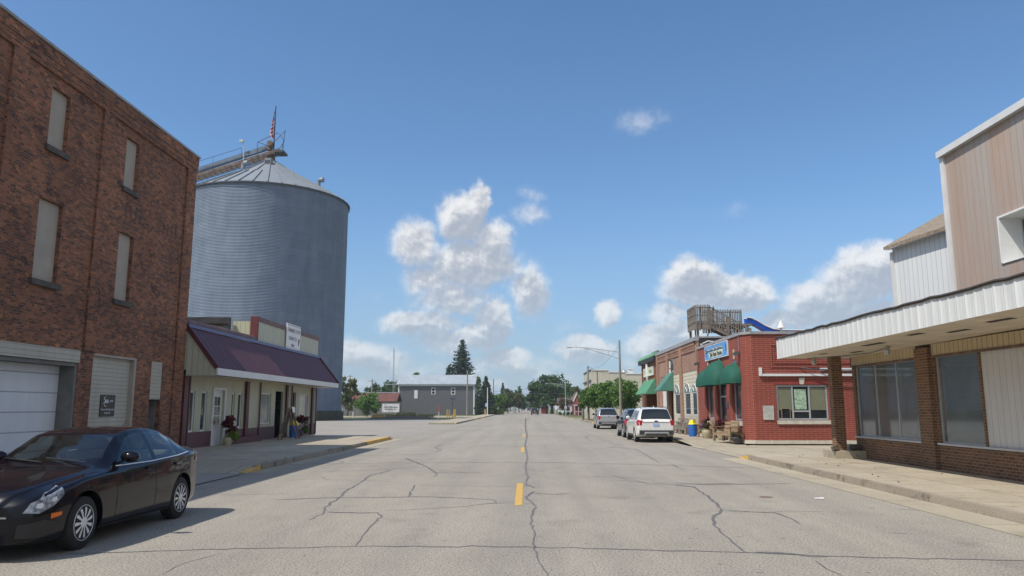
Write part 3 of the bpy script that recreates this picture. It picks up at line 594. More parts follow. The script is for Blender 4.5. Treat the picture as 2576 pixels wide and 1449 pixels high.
q=MB(); q.tube([A+dv*6+Vector((0,-.9,2.1)),B_+Vector((0,-.9,2.1))],.035,5)
for i in range(5): c=A+dv*(6+i*4.5); q.tube([c+Vector((0,-.9,0)),c+Vector((0,-.9,2.1))],.03,5)
c=A+dv*3.5; q.tube([c+Vector((0,-.9,0)),c+Vector((0,-.9,2.2)),A+Vector((-.3,-.9,2.6)),A+Vector((.8,-.9,1.3))],.05,5); q.tube([c+Vector((0,-.9,2.2)),A+dv*1.5+Vector((0,-.9,.9))],.05,5)
q.build('handrail',M['dark_metal'],cv)
q=MB(); q.tube([A+dv*5.6+Vector((0,-.9,0)),A+dv*5.6+Vector((0,-.9,1.9)),A+dv*5.9+Vector((0,-.9,3.1))],[.10,.08,.05],6); q.box(tuple(A+dv*6.1+Vector((-.25,-1.1,3.0))),tuple(A+dv*6.1+Vector((.3,-.7,3.4)))); q.build('vent_stack',M['galv'],cv)
q=MB(); q.lathe([(.45,-.5),(.5,0),(.45,.5)],tuple(A+dv*1.6+Vector((0,-.3,1.5))),12,axis='y'); q.box(tuple(A+dv*1.2+Vector((-.3,-.6,.4))),tuple(A+dv*2.4+Vector((.3,.3,1.3)))); q.build('drive_motor',M['rusty_steel'],cv)
q=MB(); e1=A+Vector((.4,0,0)); 
q.box(tuple(A+Vector((-.6,-1.1,-.5))),tuple(A+Vector((.7,1.1,-.15))))
q.tube([A+Vector((.5,-1,0)),A+Vector((.85,-1,2.9)),A+Vector((-.3,-1,1.6)),A+Vector((-1.6,-1,.4))],.06,5); q.tube([A+Vector((.1,-1,0)),A+Vector((.75,-1,1.2)),A+Vector((.65,-1,0))],.05,5)
q.build('end_frame',M['dark_metal'],cv)
q=MB(); q.tube([(SCX,SCY,apex-.4),(SCX,SCY,apex+1.0)],[.8,.55],12); q.build('inlet_collar',M['rusty_steel'],cv)
x,zt=onY(694,267,SCY-.9); _,zb=onY(694,395,SCY-.9)
fp=empty('flagpole',(x,SCY-.9,zb),'slim flagpole standing at the silo top','flagpole'); q=MB(); q.tube([(x,SCY-.9,zb),(x,SCY-.9,zt)],[.12,.09],8); q.build('pole',M['dark_metal'],fp)
fl=empty('flag',(x,SCY-.9,zb+3),'limp striped American flag drooping beside its pole above the silo','flag')
def flagmesh():
    _,ft=onY(690,275,SCY-.9); _,fb=onY(690,348,SCY-.9); h=ft-fb; nu,nv=26,60
    vs=[];mi=[]
    for j in range(nv+1):
        v=j/nv; wd=(.10+.62*min(1,(v*1.35))**1.3)*(1 if v<.8 else 1-(v-.8)*2.6)
        for i in range(nu+1):
            u=i/nu; vs.append((x-.1-u*wd+.03*math.sin(v*20+u*5),SCY-.9-.22*math.sin(u*9+v*3)*min(1,v*2+.1),ft-v*h-.5*u*(1-v)*1.2))
    fs=[];m=[]
    for j in range(nv):
        for i in range(nu):
            fs.append((j*(nu+1)+i,j*(nu+1)+i+1,(j+1)*(nu+1)+i+1,(j+1)*(nu+1)+i)); u=i/nu;v=j/nv
            st=int((v*.85+ -u*.22+1)*15)%2; m.append(0 if (v<.30) and (j//3+i//5)%3 else (1 if st else 2))
    q=MB(); q.v=vs;q.f=fs;q.m=m; return q
flagmesh().build('cloth',[M['flag_blue'],M['flag_red'],M['flag_white']],fl,smooth=60,recalc=False)
# ================================================================= RIGHT: VACANT STORE WITH CANOPY
WX=10.8
b=empty('vacant_store',(WX,12,0),'vacant two-storey storefront with white canopy, tan ribbed upper wall and brown brick base','building')
P=PR(WX); yE=25.35
hz=[(18.3,20.25,.85,3.1),(21.15,25.15,.85,3.1),(11,18.22,.85,3.1),(3,10.6,.85,3.1)]
m=MB(); wall(m,P,0,yE,0,3.12,hz,.12); m.build('wall',M['store_brick'],b)
q=MB(); pbox(q,P,20.38,21.05,0,3.36,.003,.10); q.build('pillar',M['store_brick'],b)
q=MB(); pbox(q,P,0,20.29,3.125,3.42,-.05,.03); pbox(q,P,21.11,yE,3.125,3.42,-.05,.03); q.box((WX-.03,yE-.05,3.125),(WX+14,yE,3.42)); q.build('header',M['tan_ribbed'],b)
q=MB(); pbox(q,P,0,20.29,3.06,3.12,.003,.05); pbox(q,P,21.11,yE,3.06,3.12,.003,.05); q.build('head_trim',M['rusty_steel'],b)
window(b,P,21.15,25.15,.85,3.1,-.1,'aluminium','display_glass',.04,nv=2)
window(b,P,18.3,20.25,.85,3.1,-.1,'aluminium','display_glass',.04)
q=MB(); pbox(q,P,11,18.22,.85,3.1,-.1,-.03); pbox(q,P,3,10.6,.85,3.1,-.1,-.03); q.build('boarding',M['board_white'],b)
q=MB(); pbox(q,P,0,20.29,.80,.85,.003,.07); pbox(q,P,21.11,25.3,.80,.85,.003,.07); q.build('sill',M['aluminium'],b)
# end wall to the entry, glazed
q=MB(); wall(q,PF(yE),WX,WX+14,0,3.12,[(WX+.25,WX+3,.85,3.1)],-.12); q.build('end_wall',M['store_brick'],b)
window(b,lambda a,z,d:(a,yE+d,z),WX+.25,WX+3,.85,3.1,-.08,'aluminium','display_glass',.05,nv=1)
# interior
q=MB(); q.quad((WX+.2,0,.12),(WX+13,0,.12),(WX+13,yE-.1,.12),(WX+.2,yE-.1,.12)); q.quad((WX+6,0,.12),(WX+6,yE,.12),(WX+6,yE,3.3),(WX+6,0,3.3)); q.quad((WX+.2,0,3.2),(WX+6,0,3.2),(WX+6,yE-.1,3.2),(WX+.2,yE-.1,3.2)); q.build('room',M['interior'],b)
q=MB(); q.box((WX+1.3,23.6,.13),(WX+1.6,23.9,3.19)); q.build('column',M['cream_soffit'],b)
q=MB(); q.bar((WX+.5,22.5,.9),(WX+.45,21.2,2.6),.05); q.build('loose_batten',M['bench_wood'],b)
# upper storey
UX=11.05
q=MB(); PU=PR(UX); wz=(14.3,16.65,5.25,6.75)
a,zb1=onX(2522,665,UX); a2,zt1=onX(2512,545,UX)
wz=(11.5,a,zb1,zt1)
wall(q,PU,0,19.45,3.3,8.3,[wz],.55); q.box((UX+.56,0,3.3),(UX+14,19.44,8.2)); q.build('upper_wall',M['rust_tan'],b)
q=MB(); pbox(q,PU,wz[0],wz[1],wz[2],wz[3],-.54,-.50); w=q.build('window',M['white_paint'],b)
q=MB(); pbox(q,PU,wz[0]+.05,wz[1]-.12,wz[2]+.1,wz[3]-.1,-.495,-.48); q.build('pane',M['window_grey'],w)
q=MB(); pbox(q,PU,wz[0],wz[1]-.002,wz[2]+.002,wz[2]+.02,-.49,.03);  q.box((UX-.03,wz[1]-.06,wz[2]),(UX+.49,wz[1]-.003,wz[3])); pbox(q,PU,wz[0],wz[1]-.07,wz[3]-.05,wz[3]-.003,-.49,.03); q.build('window_reveal',M['white_trim'],w)
q=MB(); pbox(q,PU,0,19.5,8.29,8.46,.003,.13); q.build('roof_trim',M['white_paint'],b)
q=MB(); q.box((UX-.05,19.33,3.6),(UX+.12,19.5,8.28)); q.build('corner_trim',M['white_paint'],b)
# canopy
CX=8.5; CE=25.75
def canz(y): return 3.38+(CE-y)*.006
def cant(y): return canz(y)+.70-(CE-y)*.0115
q=MB(); n=int((CE-0)/.05)
for i in range(n):
    a=CE-(CE)*i/n; c=CE-(CE)*(i+1)/n; o=[0,.014,.0,0,0,0][i%6]; o2=[0,.014,.0,0,0,0][(i+1)%6]
    q.quad((CX-o,a,canz(a)),(CX-o2,c,canz(c)),(CX-o2,c,cant(c)-.02),(CX-o,a,cant(a)-.02))
for i in range(60):
    a=CX+8*i/60; c=CX+8*(i+1)/60; q.quad((a,CE,canz(CE)),(c,CE,canz(CE)),(c,CE,canz(CE)+.68),(a,CE,canz(CE)+.68))
q.build('canopy_fascia',M['white_ribbed'],b,recalc=False)
q=MB(); q.quad((CX+.01,0,canz(0)+.02),(WX+.2,0,canz(0)+.02),(WX+.2,yE,canz(yE)+.02),(CX+.01,yE,canz(yE)+.02)); q.quad((CX+.01,yE,canz(yE)+.02),(CX+8,yE,canz(yE)+.02),(CX+8,CE-.01,canz(CE)+.02),(CX+.01,CE-.01,canz(CE)+.02)); q.build('canopy_soffit',M['soffit'],b)
q=MB(); nn=70
pts=[(CX-.02,CE-(CE)*i/nn+ (.0),cant(CE-CE*i/nn)-.01+random.uniform(-.018,.018)) for i in range(nn+1)]
q.tube(pts,.035,5); q.tube([(CX+8*i/30,CE+.01,canz(CE)+.69+random.uniform(-.015,.015)) for i in range(31)],.035,5)
q.quad((CX,0,cant(0)-.04),(WX+.25,0,cant(0)-.04),(WX+.25,CE,canz(CE)+.66),(CX,CE,canz(CE)+.66)); q.quad((WX+.25,19.5,4.06),(CX+8,19.5,4.06),(CX+8,CE,4.06),(WX+.25,CE,4.06)); q.build('canopy_roof',M['roof_edge_dark'],b)
for (x0,y_,wx,wy) in ((9.2,19.8,.25,1.3),(9.6,16.6,.2,.9),(9.0,17.4,.22,.7),(9.9,22.6,.2,.8),(9.2,23.4,.15,.6),(9.3,14.6,.22,.9)):
    q=MB(); z=canz(y_)+.013; q.quad((x0,y_,z),(x0+wx,y_+.1,z),(x0+wx*.8,y_+wy,z),(x0-.05,y_+wy*.8,z)); q.build('soffit_hole',M['roof_edge_dark'],b)
for (x0,y_) in ((9.55,25.3),(9.9,20.9)):
    q=MB(); z=canz(y_); q.lathe([(.05,.02),(.06,-.05),(.09,-.1),(.07,-.2),(.0,-.24)],(x0,y_,z),10,cap=False); q.build('soffit_lamp',M['galv'],b)
q=MB(); q.tube([(9.4,25.5,3.37),(10.1,24.4,3.385),(10.3,22.8,3.37),(10.0,20.9,3.4)],.012,5); q.build('cable',M['dark_metal'],b)
# corner post, step and end of entry
q=MB(); q.box((9.99,25.0,.40),(10.33,25.3,3.39)); q.build('corner_post',M['store_brick'],b)
q=MB(); q.box((9.8,24.62,.1),(10.77,25.62,.40)); q.box((10.6,25.38,.1),(16,26.5,.52)); q.build('step',M['concrete_apron'],b)
m=MB()
for i in range(2): m.tube([(9.72+.03*i,24.62+.12*i,.44+.05*i),(9.95+.05*i,24.75+.2*i,.45+.05*i)],[.05,.06],6)
m.build('debris',M['bark'],label='dark clump of leaves and litter against the post foot on the step',cat='debris')
q=MB(); q.tube([(10.42,24.9,.50),(10.74,24.95,.50)],.10,10); q.build('fallen_pipe',M['bark'],label='short brown drum-like roll lying beside the brick post on the step',cat='roll')
# shed behind (white ribbed siding, shingle eave)
b=empty('rear_annex',(12,22,0),'white ribbed metal upper annex with brown shingle eave behind the vacant store','building')
e0=Vector((*G(2225,627,6.5),6.5)); e1=Vector((*G(2400,568,6.5),6.5)); w0=Vector((*G(2245,634,6.42),6.42)); w1=w0+(e1-e0)
dn=(e1-e0).normalized(); rt=Vector((-dn.y,dn.x,0)); rt=rt if rt.x>0 else -rt
q=MB(); q.prism([(w0.x,w0.y,3.9),(w1.x,w1.y,3.9),(w1.x,w1.y,6.5),(w0.x,w0.y,6.5)],rt*5); q.quad(e0+Vector((0,0,-.035)),e1+Vector((0,0,-.035)),w1+Vector((0,0,.08)),w0+Vector((0,0,.08))); q.quad(w0+Vector((0,0,.0)),w0+rt*2.3,w0+rt*2.3+Vector((0,0,1.35)),w0+Vector((0,0,.09))); q.build('wall',stripes('annex_siding',(.68,.69,.69),.2,.7,.1,1 if False else 0,var=.05),b)
rz_=onX(2373,532,11.5)
q=MB(); r0=e0-dn*.05; q.prism([tuple(r0+Vector((0,0,-.03))),tuple(r0+Vector((0,0,.07))),tuple(r0+rt*2.6+Vector((0,0,1.5))),tuple(r0+rt*2.6+Vector((0,0,1.38)))],(e1-e0)*1.2); q.build('roof',M['shingle'],b)
q=MB(); q.bar(w0+Vector((0,0,-2.5)),w0+Vector((0,0,-.02)),.12); q.build('corner_trim',M['white_paint'],b)
# ================================================================= RED PAINTED BRICK RESTAURANT
RXF=10.3; SY=35.9
b=empty('red_brick_restaurant',(RXF,40,0),'single-storey bright red painted brick corner building with green dome awnings','building')
P=PR(RXF); ZR=5.2
bays=[(36.75,38.35,1.12,3.45),(39.45,41.3,.2,3.5),(42.1,43.8,1.12,3.45)]
m=MB(); wall(m,P,36.3,45.75,.25,ZR,bays,.22)
wall(m,PF(SY),10.65,24,.25,ZR,[(11.72,14.12,1.18,2.82)],.14)
m.quad((10.65,SY,.25),(RXF,36.3,.25),(RXF,36.3,ZR),(10.65,SY,ZR)); m.quad((RXF,45.75,.25),(24,45.75,.25),(24,45.75,ZR),(RXF,45.75,ZR)); m.quad((RXF,36.3,ZR-.3),(24,SY,ZR-.3),(24,45.7,ZR-.3),(RXF,45.7,ZR-.3))
m.build('wall',M['red_brick'],b)
q=MB(); q.prism([(RXF-.05,45.75,.1),(RXF-.05,36.28,.1),(10.62,SY-.06,.1),(24,SY-.06,.1),(24,SY+.1,.1),(10.7,SY+.1,.1),(RXF+.1,36.3,.1),(RXF+.1,45.75,.1)],(0,0,.16)); q.build('plinth',M['stone'],b)
q=MB(); q.prism([(RXF-.06,45.75,ZR+.002),(RXF-.06,36.27,ZR+.002),(10.62,SY-.07,ZR+.002),(24,SY-.07,ZR+.002),(24,SY+.25,ZR+.002),(10.75,SY+.25,ZR+.002),(RXF+.25,36.4,ZR+.002),(RXF+.25,45.75,ZR+.002)],(0,0,.13)); q.build('coping',M['metal_cap'],b)
for i,h in enumerate(bays):
    if i!=1:
        w=window(b,P,h[0]+.02,h[1]-.02,h[2]+.02,h[3]-.02,-.19,'aluminium','window_grey',.08,nh=0)
        q=MB(); pbox(q,P,h[0]-.1,h[1]+.1,h[2]-.22,h[2]-.004,-.1,.07); q.build('sill',M['stone'],w)
    else:
        q=MB(); pbox(q,P,h[0],h[1],h[2],h[3],-.22,-.19); d=q.build('door',M['window_dark'],b)
        q=MB(); pbox(q,P,h[0],h[0]+.07,h[2],h[3],-.189,-.15);pbox(q,P,h[0]+.4,h[0]+.46,h[2],2.3,-.189,-.15);pbox(q,P,h[1]-.07,h[1],h[2],h[3],-.189,-.15);pbox(q,P,h[0]+.07,h[1]-.07,2.3,2.38,-.189,-.15); q.build('door_frame',M['aluminium'],d)
    c=(h[0]+h[1])/2; 
    q=MB(); poly=[P(c+.62*math.cos(t),3.45+.62*math.sin(t),.012) for t in np.linspace(0,PI,17)]; q.quad(*poly); q.build('arch_head',M['window_dark'],b)
    q=MB(); pbox(q,P,c-.05,c+.05,4.12+(.12 if i==1 else 0),4.6+(.1 if i==1 else 0),.003,.06); q.build('keystone',M['stone'],b)
def dome(c,hw,z0,hgt,proj):
    q=MB(); nu,nv=20,8; R0=len(q.v)
    for j in range(nv+1):
        a=PI/2*j/nv
        for i in range(nu+1):
            t=PI*i/nu; # arch profile scaled outward
            r=math.cos(a) ; y=c+hw*math.cos(t)*(.55+.45*1) ; 
            zz=z0+.16+hgt*math.sin(t)*math.cos(a*0.0)*(1-(j/nv)**2*.0)
            # quarter ellipsoid of revolution: ribs from wall crown to the front
            y=c+hw*math.cos(t); k=math.sin(t)
            d=.03+proj*k*math.sin(a)**1.0 if False else .02+proj*math.sin(a)*k**.55
            zz=z0+.16+hgt*k*math.cos(a)
            q.v.append(P(y,zz,d))
    for j in range(nv):
        for i in range(nu): q.f.append((j*(nu+1)+i,j*(nu+1)+i+1,(j+1)*(nu+1)+i+1,(j+1)*(nu+1)+i)); q.m.append(0)
    e=nv*(nu+1)
    for i in range(nu):
        p1=q.v[e+i];p2=q.v[e+i+1]; q.quad(p1,p2,(p2[0],p2[1],z0),(p1[0],p1[1],z0))
    return q.build('awning',M['green_awning'],b,smooth=50)
dome(37.55,1.02,2.92,.85,.68); dome(40.38,1.15,2.92,1.17,.9); dome(42.95,1.02,2.92,.85,.68)
# side wall features
PS=PF(SY)
w=window(b,PS,11.74,14.1,1.2,2.8,-.11,'aluminium','window_dark',.07)
q=MB()
for c in (12.47,13.25): pbox(q,PS,c-.035,c+.035,1.27,2.73,-.1,-.05)
pbox(q,PS,12.505,13.215,1.56,1.63,-.1,-.055); q.build('mullion',M['aluminium'],w)
q=MB(); pbox(q,PS,11.82,12.42,1.65,2.7,-.085,-.08); q.build('blind',M['blind'],w); q=MB(); pbox(q,PS,13.3,14.02,1.65,2.7,-.085,-.08); q.build('blind',M['blind'],w)
q=MB(); pbox(q,PS,12.57,13.12,1.68,2.62,-.085,-.078); q.build('poster',M['poster'],w)
q=MB(); pbox(q,PS,11.93,12.35,1.25,1.74,-.078,-.07); q.build('menu_board',M['bench_wood'],w); q=MB(); pbox(q,PS,11.96,12.32,1.27,1.71,-.069,-.066); q.build('menu_slate',M['window_dark'],w)
q=MB(); pbox(q,PS,11.7,14.15,1.0,1.178,.003,.07); q.build('sill',M['stone'],w)
q=MB()
for i in range(34):
    a=11.62+2.6*i/33; tl=(a-12.92)*.1; q.prism([PS(a,2.83,.006),PS(a+.055,2.83,.006),PS(a+.055+tl,3.06,.006),PS(a+tl,3.06,.006)],(0,-.012,0))
q.build('flat_arch',brick('arch_brick',(.36,.07,.045),(.30,.05,.035),(.30,.05,.035)),w)
q=MB(); q.prism([PS(12.83,2.84,.02),PS(13.01,2.84,.02),PS(13.06,3.14,.02),PS(12.78,3.14,.02)],(0,-.03,0)); q.build('keystone',M['stone'],w)
def rectrim(a0,a1,z0,z1,t):
    q=MB(); pbox(q,PS,a0,a1,z0,z0+t,.003,.03);pbox(q,PS,a0,a1,z1-t,z1,.003,.03);pbox(q,PS,a0,a0+t,z0+t,z1-t,.003,.03);pbox(q,PS,a1-t,a1,z0+t,z1-t,.003,.03); q.build('brick_panel',M['red_brick'],b)
rectrim(11.5,20,3.62,4.75,.1); rectrim(11.68,20,3.8,4.58,.05)
q=MB(); pbox(q,PS,11.05,18,3.22,3.33,.01,.12); pbox(q,PS,10.95,11.07,3.22,3.62,.01,.12); pbox(q,PS,13.8,18,3.47,3.60,.01,.1); q.build('gutter_pipe',M['white_paint'],b)
q=MB(); q.tube([(12.9,SY-.05,3.62),(13.3,SY-.25,3.54),(14.2,SY-.35,3.50),(18,SY-.4,3.46)],.025,5); q.tube([(12.9,SY-.05,3.58),(14.4,SY-.3,3.44),(18,SY-.4,3.38)],.02,5); q.build('cable',M['dark_metal'],b)
q=MB(); pbox(q,PS,11.05,11.55,1.2,1.85,.008,.04); v=q.build('vent_panel',plain('vent_rust',(.42,.42,.38),.7,.2,5,dirt=((.36,.13,.05),6,.60)),b)
for y_ in (36.65,45.3):
    q=MB(); q.prism([P(y_-.12,4.30,.003),P(y_+.12,4.30,.003),P(y_+.1,4.44,.003),P(y_-.1,4.44,.003)],(-.28,0,-.06)); w=q.build('wall_lamp',M['dark_metal'],b)
    q=MB(); q.tube([P(y_,4.44,.03),P(y_,5.2,.03)],.012,5); q.build('conduit',M['galv'],w)
q=MB(); pbox(q,P,39.05,39.45,1.75,2.05,.003,.03); q.build('plaque',M['dark_metal'],b)
s=empty('restaurant_sign',(RXF,40.9,4.4),'blue and cream painted sign board on the red brick facade','sign')
q=MB(); pbox(q,P,38.55,43.25,4.40,5.12,.02,.09); q.build('board',M['sign_blue'],s)
q=MB(); pbox(q,P,38.5,38.55,4.36,5.16,.02,.1);pbox(q,P,43.25,43.3,4.36,5.16,.02,.1);pbox(q,P,38.55,43.25,4.36,4.40,.02,.1);pbox(q,P,38.55,43.25,5.12,5.16,.02,.1); q.build('frame',M['white_paint'],s)
q=MB(); q.prism([P(42.5,4.79,.092),P(39.3,4.79,.092),P(39.5,4.45,.092),P(42.3,4.45,.092)],(-.004,0,0)); q.build('banner',M['sign_cream'],s)
text('The Pasta House',.34,M['ink'],s,(RXF-.099,40.88,4.62),'-x',sx=1.12,bold=.012)
q=MB(); pts=[P(42.9-.36*i,4.82+.11*abs(math.sin(i*1.3)),.094) for i in range(11)]; q.tube(pts,.05,6); q.build('garland',M['pot_ceramic'],s)
q=MB(); 
for i in range(8): q.lathe([(0,-.03),(.03,0),(0,.03)],P(42.6-.42*i,4.96+.03*(i%2),.095),6,cap=False)
q.build('berries',M['red_paint'],s)
q=MB(); pbox(q,P,38.62,38.78,4.6,5.0,.091,.095); pbox(q,P,43.0,43.15,4.6,5.0,.091,.095); q.build('scroll',M['flag_blue'],s)
q=MB(); q.tube([P(41.4,5.32,.05),P(41.4,5.35,.35),P(41.7,5.25,.55)],.035,6); q.lathe([(.05,-.08),(.09,.05)],P(41.8,5.2,.6),8); q.build('sign_lamp',M['white_paint'],s)
# ================================================================= BROWN BRICK SHOP
b=empty('brown_brick_shop',(RXF,52,0),'brown brick shop with cream siding infill and arched windows, grey roof edge','building')
P=PR(RXF); Z2=5.9
hs=[(45.95,50.05,1.15,4.02),(50.85,53.5,1.15,4.02),(53.6,54.9,.2,4.05),(55.7,57.95,.2,4.05),(53.05,54.7,4.25,5.2)]
hs=[(45.95,50.05,.6,4.02),(50.85,53.45,.6,4.02),(53.55,54.9,.2,3.2),(55.75,57.9,.2,4.05),(53.1,54.6,4.25,5.2)]
m=MB(); wall(m,P,45.76,59.7,0,Z2,hs,.14); m.box((RXF,59.69,0),(RXF+14,59.7,Z2)); m.quad((RXF,45.77,4),(RXF+14,45.77,4),(RXF+14,45.77,Z2),(RXF,45.77,Z2)); m.quad((RXF,45.8,Z2-.2),(RXF+14,45.8,Z2-.2),(RXF+14,59.7,Z2-.2),(RXF,59.7,Z2-.2)); m.build('wall',M['brown_brick'],b)
q=MB(); q.box((RXF+.15,45.72,ZR-.2),(RXF+14,45.76,Z2+.02)); q.build('side_parapet',M['black_trim'],b)
for a,c in ((50.1,50.8),(54.9,55.6),(59.1,59.69)):
    q=MB(); pbox(q,P,a,c,0.2,5.75,.003,.09); q.build('pilaster',M['brown_brick'],b)
for a,c in ((46.22,50.08),(50.82,54.88),(55.62,59.08)):
    q=MB(); pbox(q,P,a,c,5.55,5.75,.003,.07); pbox(q,P,a,c,5.2,5.28,.003,.06); 
    for i in range(int((c-a)/.25)): pbox(q,P,a+.25*i,a+.25*i+.1,5.4,5.55,.003,.05)
    q.build('corbel_band',M['brown_brick'],b)
q=MB(); pbox(q,P,45.74,59.72,5.76,5.99,-.2,.13); q.box((RXF+.2,45.7,Z2+.025),(RXF+14,45.95,Z2+.12)); q.build('coping',M['metal_cap'],b)
stripes('cream_lap',(.62,.57,.43),.22,.35,.09,1)
for h,ws in ((hs[0],[(46.1,47.4),(47.95,49.6)]),(hs[1],[(51.15,52.9)])):
    q=MB(); 
    P2=lambda a,z,d:P(a,z,d-.015)
    wall(q,P2,h[0],h[1],1.25,h[3],[(w0,w1,1.3,2.7) for w0,w1 in ws],.06); q.build('siding',M['cream_lap'],b)
    q=MB(); pbox(q,P,h[0],h[1],.6,1.25,-.1,-.02); q.build('stone_band',M['stone'],b)
    for w0,w1 in ws:
        w=window(b,P2,w0,w1,1.3,2.7,-.04,'white_paint','window_grey',.06)
        c=(w0+w1)/2; r=(w1-w0)/2; 
        q=MB(); q.prism([P(c+r*math.cos(t),2.72+r*.68*math.sin(t),-.01) for t in np.linspace(0,PI,13)],(-.03,0,0)); f=q.build('fan_light',plain('teal_paint',(.10,.19,.20),.6,.1,3),w)
        q=MB(); q.tube([P(c+r*math.cos(t),2.73+r*.68*math.sin(t),.03) for t in np.linspace(0,PI,11)],.03,5)
        for t in (.8,PI/2,2.34): q.tube([P(c,2.74,.03),P(c+r*.95*math.cos(t),2.74+r*.62*math.sin(t),.03)],.02,5)
        q.build('tracery',M['white_paint'],f)
q=MB(); pbox(q,P,53.55,54.9,.2,3.2,-1.0,-.97); q.box((RXF+.97,53.5,.2),(RXF+.141,53.55,3.2)); q.build('door',plain('tan_door',(.40,.31,.20),.8,.15,2),b)
q=MB(); pbox(q,P,55.75,57.9,.2,3.6,-.12,-.08); q.build('white_shutter',M['white_paint'],b)
q=MB(); pbox(q,P,55.75,57.9,3.6,4.05,-.12,-.07); q.build('siding',M['cream_lap'],b)
window(b,P,53.12,54.58,4.27,5.18,-.1,'aluminium','window_grey',.07)
q=MB(); q.prism([P(53.3,4.25,.01),P(53.3,3.0,1.0),P(53.3,2.93,1.0),P(53.3,2.93,.01)],(0,2.0,0)); q.build('awning',plain('teal_awning',(.07,.20,.16),.75,.15,2),b)
q=MB(); q.prism([P(54.25+.22*math.cos(t),4.55+.5*math.sin(t),.02) for t in np.linspace(0,PI,13)],(-.03,0,0)); pbox(q,P,54.0,54.5,4.1,4.45,.02,.06); q.build('window_ornament',M['white_paint'],b)
# ================================================================= TAVERN
b=empty('wood_tavern',(RXF,64,0),'brown wooden tavern front with light green metal mansard and awning','building')
m=MB(); wall(m,P,59.72,67.8,0,5.55,[(60.1,65.2,.15,2.95)],.9); m.box((RXF+.91,59.73,0),(RXF+14,67.8,5.55)); m.build('wall',M['brown_wood'],b)
q=MB(); pbox(q,P,60.1,65.2,.15,2.95,-.9,-.88); d=q.build('entrance',M['black_trim'],b)
for a in (60.4,62.9): 
    q=MB(); pbox(q,P,a,a+1.1,.9,2.3,-.879,-.86); q.build('pane',M['window_dark'],d)
q=MB(); q.prism([P(59.74,5.56,-.02),P(59.74,5.78,.32),P(59.74,5.84,.32),P(59.74,6.15,.02),P(59.74,6.15,-.1)],(0,8.2,0)); q.build('mansard',M['green_roof'],b)
q=MB(); pbox(q,P,59.73,67.9,5.45,5.8,.005,.27); q.build('fascia',M['black_trim'],b)
q=MB(); q.tube([P(59.76,6.08,-.1),P(62,6.08,-.1)],.16,8); q.build('roof_roll',M['dark_metal'],b)
q=MB(); q.prism([P(60.3,4.05,.01),P(60.3,4.0,.12),P(60.3,2.9,.85),P(60.3,2.85,.85),P(60.3,2.85,.01)],(0,5.6,0)); q.build('awning',M['green_awning_light'],b)
s=empty('tavern_sign',(RXF,63.6,4.4),'cream sign with green letters crossed by a white oar on the tavern wall','sign')
q=MB(); pbox(q,P,61.3,66.0,4.42,5.0,.02,.08); q.build('board',M['sign_cream'],s)
q=MB(); pbox(q,P,61.22,66.08,4.36,4.42,.02,.1); pbox(q,P,61.22,66.08,5.0,5.06,.02,.1); pbox(q,P,61.22,61.3,4.42,5.0,.02,.1); pbox(q,P,66.0,66.08,4.42,5.0,.02,.1); q.build('frame',M['white_paint'],s)
q=MB(); q.tube([P(63.7,3.95,.14),P(63.7,4.35,.14),P(63.7,4.7,.14),P(63.7,5.35,.14),P(63.7,5.5,.14)],[.05,.17,.16,.12,.02],8); q.build('oar',M['white_paint'],s)
text('COUNTY',.42,M['ink_green'],s,(RXF-.085,64.85,4.71),'-x',bold=.008,sx=.95); text('PARLOR',.42,M['ink_green'],s,(RXF-.085,62.5,4.71),'-x',bold=.008,sx=.95)
# ================================================================= ROOF DECK AND SLIDE
d=empty('roof_deck',(12.5,51,5.7),'weathered wooden viewing deck with picket rails and stairs on the rooftop','deck')
x0,x1,ya,yb,zb,zt=11.28,12.25,50.0,52.4,7.15,8.5
q=MB(); q.box((x0,ya,zb-.02),(14.95,yb,zb+.1)); q.box((x0-.04,ya-.04,zb-.25),(x1,ya,zb+.22)); q.box((x0-.05,ya,zb-.25),(x0,yb,zb+.05)); q.build('platform',M['deck_wood'],d)
q=MB(); 
for i in range(6): a=ya+(yb-ya)*i/5; q.box((x0-.045,a-.05,zb-.15),(x0+.02,a+.05,zt))
for z in (zb+.25,zb+.75,zt-.12): q.box((x0-.03,ya+.05,z),(x0+.015,yb,z+.12))
q.box((x0+.02,ya,zb),(x0+.04,yb,zt-.08)); q.build('side_rail',M['deck_wood'],d)
def pickets(xa,xb,y,z0,z1,step=.115,name='picket_rail',rails=(.25,.6,.85)):
    q=MB(); n=int((xb-xa)/step)
    for i in range(n+1):
        x=xa+i*step; q.box((x-.036,y-.015,z0),(x+.036,y+.015,z1+.04*(i%2)))
    for r in rails: q.box((xa,y+.016,z0+(z1-z0)*r-.035),(xb,y+.05,z0+(z1-z0)*r+.035))
    q.build(name,M['deck_wood'],d)
pickets(x0,x1,ya-.05,zb+.1,zt,rails=(.12,.45,.86)); pickets(12.3,14.95,yb,6.85,zt-.02,rails=(.2,.5,.9)); pickets(14.98,15.4,51.6,5.9,7.1,name='picket_rail')
for x,y in ((x0,ya-.04),(x0+.25,ya-.07),(x1-.06,ya-.04),(x1+.2,ya-.04),(13.35,ya-.02),(14.2,yb),(14.95,yb)): q=MB(); q.box((x-.05,y-.04,zb-.35 if x<13 else 5.9),(x+.05,y+.04,zt-(.1 if x<13 or y>51 else .75))); q.build('post',M['deck_wood'],d)
for (xx,yy) in ((x0+.12,ya+.1),(x0+.12,yb-.1),(14.6,yb-.1)): q=MB(); q.box((xx-.07,yy-.07,5.7),(xx+.07,yy+.07,zb)); q.build('leg',M['deck_wood'],d)
